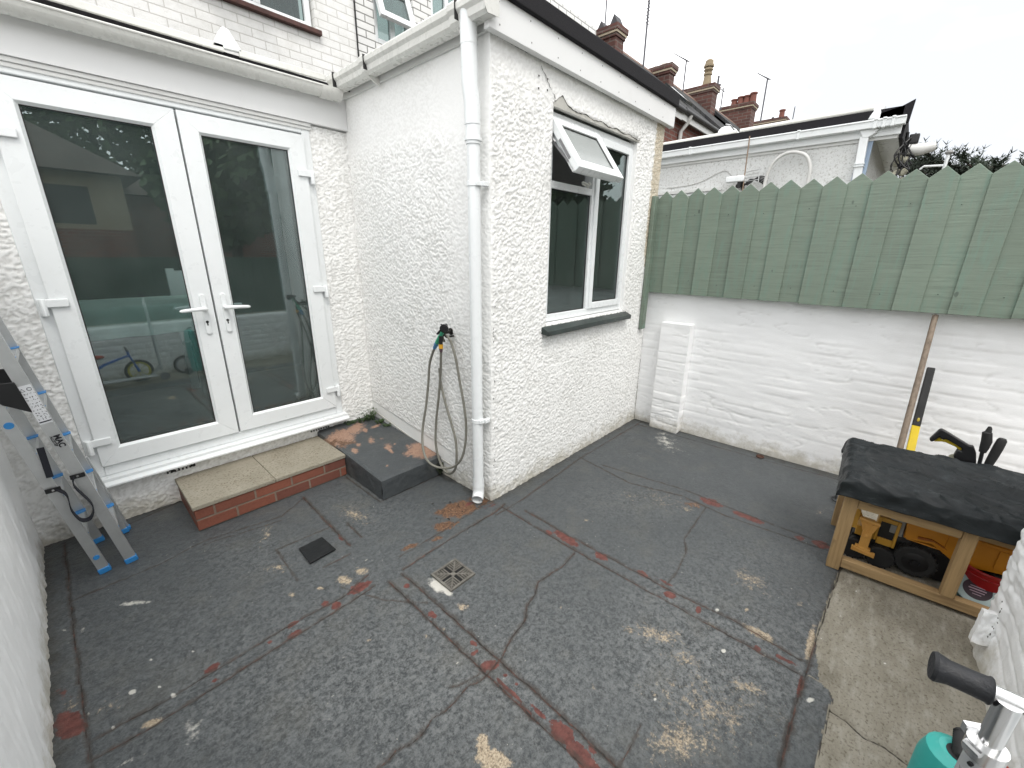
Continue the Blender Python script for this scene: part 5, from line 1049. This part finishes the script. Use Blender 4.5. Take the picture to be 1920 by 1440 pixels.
bike(-1.20, -2.12, .13, M('blue_frame', (.02, .14, .55), .35), M('yellow_wheel', (.55, .50, .04), .5), 'small blue bike with yellow wheels reflected in the left door pane', 1)
bike(-.72, -2.20, .11, M('white_frame', (.7, .7, .7), .35), M('pale_wheel', (.45, .45, .47), .5), 'small white bike reflected beside the blue bike in the door pane', -1)

# ================================================================== NEIGHBOUR'S EXTENSION
nb = thing('neighbour_extension', (4.5, 0, 0), 'white rendered flat roofed extension of the neighbour behind the green fence', 'building')
NX = 4.5
def nbw():
    n = NT('neighbour_render'); c = n.ramp(n.noise(2, 5, .6), [(.3, (.72, .73, .72)), (.7, (.80, .81, .80))]); v = n.noise(42, 4, .75, seed=2); c = n.mix(n.ramp(v, [(.36, .75), (.47, 0.)]), c, (.42, .41, .38)); n.set(col=c, rough=.85); n.bump(v, 1.0, .012); return n.m
nwm = nbw()
MB().box(NX, NX + 3.0, -1.20, 3.4, 0, 2.88).build('wall', nwm, nb, smooth=False)
MB().box(NX - .006, NX - .001, -1.206, -1.10, 0, 2.84).box(NX - .006, NX + .05, -1.212, -1.2065, 0, 2.84).build('corner_trim', M('pale_blue_trim', (.35, .45, .58), .5), nb)
MB().box(NX - .05, NX - .02, -1.42, 3.4, 2.83, 2.93).build('fascia', upvc, nb, bevel=.003); MB().box(NX - .019, NX - .001, -1.4, 3.4, 2.80, 2.84).build('soffit_strip', soffit, nb)
m_ = MB(); P = [(-.15, 2.975), (-.152, 2.962), (-.142, 2.955), (-.138, 2.90), (-.075, 2.898), (-.055, 2.91), (-.05, 2.975)]
m_.prism([(NX + a, -1.44, b) for a, b in P], (0, 0, 0), (0, 4.8, 0)); go = m_.build('gutter', upvc, nb, bevel=.003)
for yy in (.66, -.55, -1.22, -1.29, -1.36): 
    MB().prism([(NX + a * 1.05 - .004, yy, b + .006 if b > 2.95 else b - .008) for a, b in P], (0, 0, 0), (0, .03, 0)).build('gutter_bracket', upvc, go, bevel=.003)
MB().prism([(NX - .10, y_, z_) for y_, z_ in ((-1.08, 2.90), (-1.24, 2.90), (-1.23, 2.86), (-1.17, 2.82), (-1.12, 2.82), (-1.10, 2.86))], (0, 0, 0), (.09, 0, 0)).build('gutter_outlet', upvc, nb, bevel=.01)
d_ = MB().beam((NX - .06, -1.135, 2.84), (NX - .045, -1.155, 2.3), .075, .075, up=(1, 0, 0)).build('downpipe', upvc, nb, bevel=.008); MB().box(NX - .105, NX, -1.19, -1.10, 2.575, 2.585).box(NX - .105, NX, -1.19, -1.10, 2.55, 2.556).build('bracket', upvc, d_)
MB().box(NX - .03, NX + .05, -1.40, 3.4, 2.986, 3.085).prism([(NX - .03, -1.10, 3.0), (NX - .03, -1.46, 2.93), (NX - .03, -1.47, 3.13), (NX - .03, -1.38, 3.085), (NX - .03, -1.25, 3.055)], (0, 0, 0), (.05, 0, 0)).build('roof_edge', felt, nb)
MB().prism([(NX + .02, -1.445, 3.0), (NX + .02, -1.44, 2.80), (NX + .02, -1.41, 2.80), (NX + .02, -1.41, 3.0)], (0, 0, 0), (2.6, 0, 0)).build('barge_board', felt, nb, smooth=False)
MB().tube([(NX + .03, -1.16, 3.115), (NX + .03, .14, 3.105)], .033, 14).tube([(NX + .03, .18, 3.10), (NX + .03, 3.4, 3.085)], .033, 14).build('coping_roll', M('cream_coping', (.74, .74, .69), .5), nb)
MB().tube([(NX - .02, -1.17, 2.99), (NX + .03, -1.20, 3.12)], .05, 14).build('vent_pipe', upvc, nb)
MB().box(NX, NX + 3, -1.40, -1.2005, 2.872, 2.8845).build('soffit', upvc, nb)
MB().box(NX, NX + 3, -1.40, 3.4, 2.885, 2.985).build('roof', felt, nb, smooth=False)
MB().box(NX - .012, NX - .001, .30, 1.9, 1.2, 2.44).build('window', upvc, nb, bevel=.01); MB().box(NX - .013, NX - .0121, .36, 1.84, 1.26, 2.40).build('pane', M('dark_pane', (.03, .035, .035), .1), nb); MB().box(NX - .04, NX - .013, .25, 1.95, 2.442, 2.475).build('drip_board', soffit, nb)
MB().box(NX + 3, NX + 3.2, -1.2, 3.4, 0, 2.88).build('wall', nwm, nb, smooth=False)
hp = MB().tube(smooth_path([(NX - .12, y_, z_) for y_, z_ in ((-.27, 2.1), (-.275, 2.40), (-.285, 2.55), (-.33, 2.68), (-.42, 2.755), (-.53, 2.765), (-.64, 2.72), (-.70, 2.62), (-.715, 2.50), (-.72, 2.1))]), .019, 12)
o = hp.build('hoop_pipe', M('grey_white_pipe', (.60, .60, .58), .4)); tagp(o, 'white arched pipe rising above the green fence tips', 'pipe')
cc_ = thing('security_camera', (NX - .12, .06, 2.5), 'white box shaped camera with dangling black cables by the neighbour wall', 'camera')
MB().box(NX - .19, NX - .09, -.05, .16, 2.50, 2.57).build('body', upvc, cc_, bevel=.012); MB().box(NX - .17, NX - .001, -.02, .02, 2.44, 2.50).ball((NX - .13, .02, 2.46), .028).build('mount', black_p, cc_)
m_ = MB(); r6 = random.Random(2)
for k in range(5): m_.tube(smooth_path([(NX - .10, -.02, 2.42 + .02 * k), (NX - .12 - .01 * k, -.10, 2.50 - .015 * k + .02), (NX - .1, -.19, 2.50 + .012 * k), (NX - .06, -.26, 2.46 + .02 * k)], 5), .007, 6)
m_.build('cable', black_p, cc_)
ar = thing('roof_aerial', (NX - .15, -.06, 2.2), 'thin rusty rod with short rungs standing against the neighbour wall', 'aerial')
rustm = M('thin_rusty_metal', (.30, .22, .16), .7, .3); m_ = MB().tube([(NX - .15, -.055, 2.2), (NX - .15, -.03, 3.0)], .007, 8); m_.build('rod', rustm, ar)
m_ = MB().tube([(NX - .15, -.21, 2.48), (NX - .15, -.20, 2.64)], .005, 6)
for k in range(4): m_.tube([(NX - .15, -.055, 2.50 + .035 * k), (NX - .15, -.21, 2.51 + .037 * k)], .005, 6)
m_.build('rungs', alu, ar)
MB().tube(smooth_path([(NX - .006, 1.0, 2.53), (NX - .006, .8, 2.53), (NX - .006, .55, 2.56), (NX - .006, .3, 2.66), (NX - .006, .22, 2.66), (NX - .006, .15, 2.60)]), .004, 6).build('cable', M('pale_cable', (.5, .5, .48), .6), nb)
fl = thing('floodlight', (4.7, -1.55, 2.7), 'white floodlight with a black box above it on the neighbour roof corner', 'lamp')
MB().tube([(4.62, -1.48, 2.70), (4.66, -1.60, 2.695), (4.70, -1.70, 2.715)], [.05, .058, .045], 16).build('lamp_body', M('dull_white_plastic', (.62, .62, .60), .5), fl); MB().box(4.60, 4.70, -1.57, -1.49, 2.75, 2.84).build('sensor', black_p, fl, bevel=.01)
MB().beam((4.60, -1.47, 2.86), (4.62, -1.49, 2.5), .02, .02).build('bracket', black_p, fl)
jk = thing('cable_bundle', (4.58, -1.5, 2.5), 'messy bundle of tangled cables and mossy boxes under the floodlight', 'cables'); m_ = MB()
for k in range(9): m_.tube(smooth_path([(4.55 + r6.uniform(-.05, .1), -1.42 - r6.uniform(0, .12), 2.85 - .02 * k)] + [(4.55 + r6.uniform(-.06, .1), -1.40 - r6.uniform(0, .18), r6.uniform(2.42, 2.68)) for _ in range(4)], 5), r6.uniform(.004, .008), 6)
m_.build('cable', black_p, jk); m_ = MB()
for k in range(14): m_.ball((4.57 + r6.uniform(-.05, .06), -1.46 + r6.uniform(-.07, .07), r6.uniform(2.36, 2.62)), r6.uniform(.018, .04), 1, 1, 1, 5, 7)
m_.build('clutter', M('mossy_clutter', (.32, .31, .24), .8, var=.7, vs=30, dirt=.5, dc=(.05, .05, .03)), jk)
pp = thing('scaffold_poles', (4.7, -1.9, 2.3), 'white pole with a horizontal bar standing behind the fence', 'pole')
def XP(u, v, x): return X_(u, v, x)
MB().tube([XP(1769, 318, 5.2), XP(1779, 288, 5.2)], .016, 8).tube([XP(1724, 318, 5.2), XP(1732, 312, 5.2), XP(1773, 310, 5.2)], .011, 8).build('bars', upvc, pp); MB().ball(XP(1780, 286, 5.2), .035, 1, 1, .7, 6, 8).build('cap', M('grey_plastic', (.25, .25, .24)), pp)

# ================================================================== TERRACE BEYOND
rbk = brick_shader('old_red_brick', (.20, .062, .042), (.12, .042, .032), (.19, .16, .14), blotch=.45, ms=.014, scale=1.35)
cbk = brick_shader('chimney_brick', (.115, .047, .036), (.070, .031, .026), (.13, .105, .09), blotch=.6, ms=.016, scale=1.7)
def slatem():
    n = NT('slate_tiles'); b = n.n("ShaderNodeTexBrick"); n.l(n.co(), b.inputs[0]); b.inputs['Scale'].default_value = 1; b.inputs['Brick Width'].default_value = .26; b.inputs['Row Height'].default_value = .17; b.inputs['Mortar Size'].default_value = .010
    b.inputs[1].default_value = (.075, .076, .078, 1); b.inputs[2].default_value = (.045, .046, .050, 1); b.inputs[3].default_value = (.03, .03, .03, 1)
    c = n.mix(n.ramp(n.noise(1.6, 6, .7), [(.45, 0.), (.75, .5)]), b.outputs[0], (.12, .115, .095)); n.set(col=c, rough=.92, spec=.08); n.bump(b.outputs[1], -.6, .01); return n.m
slt = slatem(); cbrick = M('cream_brick_band', (.50, .43, .32), .85, var=.15); terra = M('terracotta_pot', (.17, .062, .045), .8, var=.25); buff = M('buff_clay_pot', (.27, .215, .14), .85, var=.25, vs=6); lead = M('lead_cap', (.05, .05, .055), .7)
SLP = .85
def terrace(x0, x1, zo, label):
    t = thing('brick_terrace_house', (x0, 3.4, 0), label, 'house', 'terraced houses seen over the roofs')
    MB().box(x0, x1, 3.4, 7.8, 0, 5.15 + zo).build('wall', rbk, t, smooth=False)
    e, rg = 5.12 + zo, 5.12 + zo + 2.45 * SLP; y0, yr, y1 = 3.20, 5.65, 8.1
    MB().prism([(x0, y0, e - .02), (x0, yr, rg), (x0, y1, e - .02), (x0, y1, e - .14), (x0, yr, rg - .14), (x0, y0, e - .10)], (0, 0, 0), (x1 - x0 - .004, 0, 0)).build('roof', slt, t, smooth=False)
    MB().prism([(x0, yr - .16, rg - .13), (x0, yr, rg + .04), (x0, yr + .16, rg - .13)], (0, 0, 0), (x1 - x0, 0, 0)).build('ridge_tiles', M('clay_ridge', (.16, .10, .075), .8), t, smooth=False)
    MB().tube([(x0, 3.14, e - .07), (x1, 3.14, e - .07)], .055, 10).build('gutter', M('black_gutter', (.02, .02, .02), .5), t); MB().box(x0, x1, 3.20, 3.215, e - .26, e - .11).box(x0, x1, 3.215, 3.4, e - .16, e - .145).build('fascia', soffit, t)
    return t, e
TLAB = ['red brick terraced house with an angled grey drainpipe, nearest', 'second brick terraced house along the row, slate roof with roof light', 'third brick terraced house, between the tall pot chimney and the four pot one', 'fourth brick terraced house of the row, below the four pot chimney', 'farthest brick terraced house of the row, mostly hidden by the neighbour roof']
for k, (a, b, z) in enumerate(((6.12, 9.9, 0), (9.902, 13.3, .02), (13.302, 17.1, .12), (17.102, 22.4, .32), (22.402, 34, .8))):
    t, e = terrace(a, b, z, TLAB[k])
    if k in (0, 1, 2):
        wx = b - 2.2 if k < 2 else 14.2
        W_ = MB().box(wx, wx + .95, 3.36, 3.41, e - 1.25, e - .45); W_ = W_.build('window', upvc, t, bevel=.01); MB().box(wx + .08, wx + .87, 3.35, 3.3595, e - 1.18, e - .52).build('pane', M('dark_pane', (.03, .035, .035), .1), W_)
        dpx = b - 1.0
        MB().tube([(10.30 if k == 1 else dpx, 3.13, e - .10), (10.30 if k == 1 else dpx, 3.22, e - .28), (10.25 if k == 1 else dpx - .05, 3.34, e - .45), (10.25 if k == 1 else dpx - .05, 3.34, 2.)], .05, 10).build('drainpipe', M('grey_white_pipe', (.60, .60, .58)), t)
MBr = MB(); yv = 4.35
MBr.prism([(12.0, yv - .3, 5.14 + (yv - .3 - 3.2) * SLP + .02), (12.5, yv - .3, 5.14 + (yv - .3 - 3.2) * SLP + .02), (12.5, yv + .4, 5.14 + (yv + .4 - 3.2) * SLP + .02), (12.0, yv + .4, 5.14 + (yv + .4 - 3.2) * SLP + .02)], (0, 0, 0), (0, -.03, .06))
MBr.build('roof_light', M('dark_pane', (.03, .035, .035)), bpy.data.objects['brick_terrace_house.001'])
def chimney(x, zt, w, ylen, zb, pots, label, cap=True, y0=5.0):
    c = thing('chimney', (x, y0, zb - .4), label, 'chimney', 'brick chimney stacks of the terrace'); D = ylen - y0
    MB().box(x, x + w, y0, y0 + D, zb - .6, zt - .20).build('stack', cbk, c, smooth=False)
    MB().box(x - .03, x + w + .03, y0 - .03, y0 + D + .03, zt - .199, zt - .13).box(x - .08, x + w + .08, y0 - .08, y0 + D + .08, zt - .074, zt + .05).build('corbel', cbk, c, smooth=False)
    MB().box(x - .055, x + w + .055, y0 - .055, y0 + D + .055, zt - .129, zt - .075).build('cream_band', cbrick, c, smooth=False)
    for (yy, kind, hh) in pots:
        px = x + w / 2
        if kind == 't': MB().tube([(px, yy, zt + .07), (px, yy, zt + .07 + hh * .85), (px, yy, zt + .07 + hh * .86), (px, yy, zt + .07 + hh)], [.15, .125, .16, .16], 14).build('pot', terra, c)
        elif kind == 'b': MB().tube([(px, yy, zt + .07), (px, yy, zt + hh * .45), (px, yy, zt + hh * .46), (px, yy, zt + hh * .53), (px, yy, zt + hh * .54), (px, yy, zt + hh * .62), (px, yy, zt + hh * .63), (px, yy, zt + hh * .72), (px, yy, zt + hh * .73), (px, yy, zt + hh * .80), (px, yy, zt + hh * .82), (px, yy, zt + hh * .94), (px, yy, zt + hh)], [.17, .12, .15, .15, .11, .16, .17, .12, .18, .18, .15, .14, .06], 16).build('pot', buff, c)
        elif kind == 'v': MB().prism([(px - .16, yy - .13, zt + .07), (px - .16, yy + .13, zt + .07), (px - .16, yy, zt + .07 + hh)], (0, 0, 0), (.32, 0, 0)).build('cowl', lead, c, smooth=False)
        elif kind == 'c': MB().tube([(px, yy, zt + .05), (px, yy, zt + .07 + hh)], .05, 8).build('pot', cream, c)
    return c
chimney(6.45, 7.6, .5, 6.1, 6.4, [(5.3, 't', .35)], 'brick chimney stack cut off by the top edge of the photo')
chimney(9.45, 7.17, .42, 6.35, 6.5, [(5.12, 'v', .24), (5.50, 'v', .20), (5.80, 'v', .18)], 'brick chimney with three dark triangular cowls just above the black roof edge')
chimney(12.81, 7.26, .36, 6.5, 6.7, [(5.25, 'c', .10), (5.35, 'c', .12), (5.6, 'c', .08)], 'dark brick chimney with short thin pots, second in the row')
chimney(16.59, 7.69, .50, 6.6, 6.8, [(5.35, 'b', .95)], 'brick chimney carrying one tall buff ringed pot')
chimney(21.61, 8.25, .70, 6.33, 7.3, [(5.10, 't', .42), (5.36, 't', .36), (5.62, 't', .36), (5.9, 't', .3)], 'brick chimney with four terracotta pots in a row')
chimney(27.91, 8.97, 1.25, 6.7, 8.3, [(5.35, 't', .50), (5.75, 'v', .22)], 'squat brick chimney with a single capped pot, farthest along the row')
def aerial(x, y, z0, z1, style, label, r=.02):
    a = thing('roof_aerial', (x, y, z0), label, 'aerial', 'television aerials on the roofs')
    r *= 1.35; MB().tube([(x, y, z0), (x, y, z1)], r, 6).build('mast', M('dark_aerial_metal', (.10, .10, .11), .5, .5), a)
    m_ = MB(); 
    if style == 'y':
        n_ = 9; dx, dy = .1, .5
        m_.tube([(x - dx * .2, y - dy * .2, z1 - .05 - .03), (x, y, z1 - .01), (x + dx, y + dy, z1 + .35)], r * .6, 5)
        for k in range(n_): t = -.2 + 1.2 * k / (n_ - 1); m_.tube([(x + dx * t - .16, y + dy * t + .03, z1 - .05 + .33 * (t + .2)), (x + dx * t + .16, y + dy * t - .03, z1 - .05 + .33 * (t + .2))], r * .35, 4)
    elif style == 'x':
        m_.tube([(x, y, z1 - 1.0), (x, y, z1 + .08)], r * .8, 5)
        for k in range(12): m_.tube([(x - .12 + .005 * k, y, z1 - .9 + .085 * k), (x + .12 - .005 * k, y, z1 - .9 + .085 * k)], r * .35, 4)
    elif style == 'p':
        m_.tube([(x - .25, y, z1 - .1), (x + .25, y, z1 - .1)], r * .7, 5)
    elif style == 'k':
        for dz in (-.6, -.35): m_.box(x - .06, x + .06, y - .12, y + .12, z1 + dz, z1 + dz + .05)
        m_.box(x - .05, x + .05, y - .10, y + .10, z0 + .2, z0 + .25)
    if m_.v: m_.build('elements', M('dark_aerial_metal', (.10, .10, .11)), a)
aerial(9.70, 5.5, 7.2, 8.2, 'p', 'thin aerial with a small cross bar above the three cowl chimney', .014)
aerial(12.0, 5.5, 6.6, 9.1, 'x', 'tall aerial with a ladder of fine rods, left of the sky', .022)
aerial(15.1, 5.5, 6.9, 8.15, 'y', 'short aerial just left of the tall buff pot', .018)
aerial(18.4, 5.5, 7.0, 8.55, 'k', 'dark thick mast right of the tall pot chimney', .030)
aerial(19.4, 5.6, 7.6, 8.4, 'p', 'faint small aerial left of the four pot chimney', .018)
aerial(24.8, 5.4, 8.2, 10.1, 'y', 'tall leaning aerial between the four pot and farthest chimneys', .028)
aerial(31.5, 5.4, 9.0, 10.3, 'x', 'small ladder like aerial right of the farthest chimney', .022)
sdh = thing('satellite_dish', (NX + 1.2, 1.4, 3.2), 'white satellite dish edge just above the neighbour roof', 'dish')
dcen = Vector(X_(1362, 262, 6.6)); MB().tube([dcen, dcen + Vector((-.02, -.02, .01)), dcen + Vector((-.05, -.05, .03))], [.02, .12, .20], 18).build('dish', upvc, sdh); MB().tube([dcen + Vector((-.05, -.2, .02)), dcen + Vector((-.20, -.10, .16)), dcen + Vector((-.06, .02, .22))], .012, 6).build('arm', alu, sdh); MB().tube([dcen, dcen + Vector((.1, .1, -.6))], .02, 8).build('mount', alu, sdh)

# ================================================================== TREE AT THE RIGHT
tr = thing('conifer_tree', (15, -2.9, 0), 'dark spiky evergreen tree whose branches show above the fence at right', 'tree')
r7 = random.Random(12); trunkm = M('dark_bark', (.06, .045, .035), .9, var=.4, bump=.5, bs=20); leaf2 = M('dark_conifer_green', (.030, .046, .028), .75, var=.5, vs=3)
MB().tube([(15, -2.9, 0), (15.05, -2.9, 2.0), (15, -2.85, 3.6)], [.28, .2, .10], 10).build('trunk', trunkm, tr)
lim = MB(); fo = MB()
def spray(p, d, L):
    n_ = max(4, int(L / .075)); 
    for k in range(n_):
        c_ = p + d * (L * k / n_)
        for _ in range(5):
            s = Vector((r7.gauss(0, 1), r7.gauss(0, 1), r7.gauss(0, .6))).normalized(); q = (s * .7 + d * .8).normalized(); l_ = r7.uniform(.06, .15); w = q.orthogonal().normalized() * .014
            fo.add([c_ - w, c_ + w, c_ + q * l_ + w * .2, c_ + q * l_ - w * .2], [(0, 1, 2, 3)])
for k in range(80):
    a = r7.uniform(0, 6.283); zz = r7.uniform(2.4, 3.85); R0 = r7.uniform(.9, 2.3) * (1.25 - (zz - 2.4) / 3.2); p = Vector((15, -2.88, zz)); q = p + Vector((math.cos(a) * R0 * .9, math.sin(a) * R0 * 1.25, r7.uniform(-.05, .45)))
    m1 = p.lerp(q, .5) + Vector((0, 0, -.08)); pth = smooth_path([p, m1, q, q + Vector((math.cos(a) * .25, math.sin(a) * .25, r7.uniform(0, .16)))], 4); lim.tube(pth, [.035 * (1 - .85 * i / len(pth)) for i in range(len(pth))], 5)
    for i in range(2, len(pth) - 1):
        for _ in range(3):
            d = (Vector(pth[i + 1]) - Vector(pth[i])).normalized(); d = (d + Vector((r7.gauss(0, .5), r7.gauss(0, .5), r7.gauss(.05, .28)))).normalized(); spray(Vector(pth[i]), d, r7.uniform(.2, .55))
lim.build('branches', trunkm, tr); fo.build('crown', leaf2, tr, smooth=False)
# ================================================================== BEHIND THE CAMERA (mirrored in the panes)
bh = thing('brick_house', (-3, -15, 0), 'brown brick house with a hipped tile roof mirrored in the patio doors', 'house')
MB().box(-12, .55, -21, -14.6, 0, 2.2).build('wall', rbk, bh, smooth=False); MB().box(-12, .55, -21, -14.6, 2.2, 3.85).build('upper_wall', M('buff_render', (.30, .25, .18), .9), bh, smooth=False)
tilem = M('brown_roof_tiles', (.07, .05, .04), .8, var=.4, vs=3); MB().add([(-12.5, -14.1, 3.85), (1.05, -14.1, 3.85), (1.05, -21.5, 3.85), (-12.5, -21.5, 3.85), (-9, -17.8, 6.3), (-2.4, -17.8, 6.3)], [(0, 1, 5, 4), (1, 2, 5), (2, 3, 4, 5), (3, 0, 4), (0, 3, 2, 1)]).build('roof', tilem, bh, smooth=False)
for wx in (-4.6, -1.6): MB().box(wx, wx + 1.3, -14.62, -14.58, 2.35, 3.45).build('window', M('dark_pane', (.03, .035, .035), .1), bh)
bh = thing('brick_house', (6, -19, 0), 'far brown brick house with dark roof mirrored in the right door pane', 'house')
MB().box(.9, 12, -24, -18, 0, 3.6).build('wall', rbk, bh, smooth=False); MB().add([(.4, -17.5, 3.6), (12.5, -17.5, 3.6), (12.5, -24.5, 3.6), (.4, -24.5, 3.6), (4, -21, 6.2), (10, -21, 6.2)], [(0, 1, 5, 4), (1, 2, 5), (2, 3, 4, 5), (3, 0, 4), (0, 3, 2, 1)]).build('roof', tilem, bh, smooth=False)
for (tx, ty, tz, rr_) in ((8.5, -7.5, 4.6, 3.3), (3.2, -13.5, 3.6, 2.0), (-6.5, -26, 6.0, 3.6), (1.2, -27, 6.4, 3.2)):
    t = thing('leafy_tree', (tx, ty, 0), {8.5: 'big leafy tree mirrored in the extension window above the fence', 3.2: 'bushy green tree mirrored between the two brick houses', -6.5: 'large tree mirrored behind the hipped roof house', 1.2: 'tall tree mirrored at the top right of the left door pane'}[tx], 'tree')
    MB().tube([(tx, ty, 0), (tx, ty, tz)], [.22, .12], 8).build('trunk', trunkm, t); f = MB()
    for _ in range(2600):
        v = Vector((r7.gauss(0, 1), r7.gauss(0, 1), r7.gauss(0, 1))).normalized() * rr_ * r7.uniform(.35, 1) ** .5; c_ = Vector((tx, ty, tz)) + Vector((v.x, v.y, v.z * .9)) + Vector((math.sin(v.y * 2) * .3, 0, math.sin(v.x * 2.3) * .3)); a = Vector((r7.gauss(0, 1), r7.gauss(0, 1), r7.gauss(0, 1))).normalized() * .22; b = a.orthogonal().normalized() * .16; f.add([c_ - a, c_ + b, c_ + a, c_ - b], [(0, 1, 2, 3)])
    f.build('crown', M('leaf_green', (.05, .09, .03), .7, var=.5, vs=1.5), t, smooth=False)
# ================================================================== INSIDE THE KITCHEN
it = thing('dining_table', (-1.4, 2.55, .34), 'table under a pale green cloth inside behind the left door pane', 'table')
nx, ny = 60, 40; ua = np.linspace(-.75, .75, nx); ub = np.linspace(-.5, .5, ny); UA, UB = np.meshgrid(ua, ub, indexing='ij'); dr = np.maximum(np.maximum(np.abs(UA) - .60, 0), np.maximum(np.abs(UB) - .36, 0))
V = np.stack([-1.50 + np.clip(UA, -.62, .62) + .02 * np.sin(UB * 30) * (dr > 0), 2.55 + np.clip(UB, -.38, .38) + .02 * np.sin(UA * 24) * (dr > 0), 1.24 - dr * 1.5], -1).reshape(-1, 3)
o = npmesh('tablecloth', V, grid_faces(nx, ny), M('pale_green_cloth', (.62, .76, .70), .9)); tagp(o, 'pale green tablecloth hanging over the indoor table', 'tablecloth')
for (a, b) in ((-2.05, 2.23), (-.98, 2.23), (-2.05, 2.87), (-.98, 2.87)): MB().box(a, a + .06, b - .03, b + .03, .34, 1.20).build('leg', M('dark_table_wood', (.12, .09, .06), .6), it)
MB().box(-2.08, -.90, 2.21, 2.90, 1.201, 1.225).build('table_top', M('dark_table_wood', (.12, .09, .06)), it)
ch = thing('chair', (-.85, 2.9, .34), 'white slatted chair back showing behind the indoor table', 'chair')
MB().box(-1.02, -.96, 3.06, 3.1, .34, 1.46).box(-.70, -.64, 3.06, 3.1, .34, 1.46).build('frame', upvc, ch); MB().box(-.96, -.70, 3.065, 3.095, 1.12, 1.44).build('backrest', upvc, ch); MB().box(-1.02, -.64, 2.95, 3.059, .78, .81).build('seat', upvc, ch)
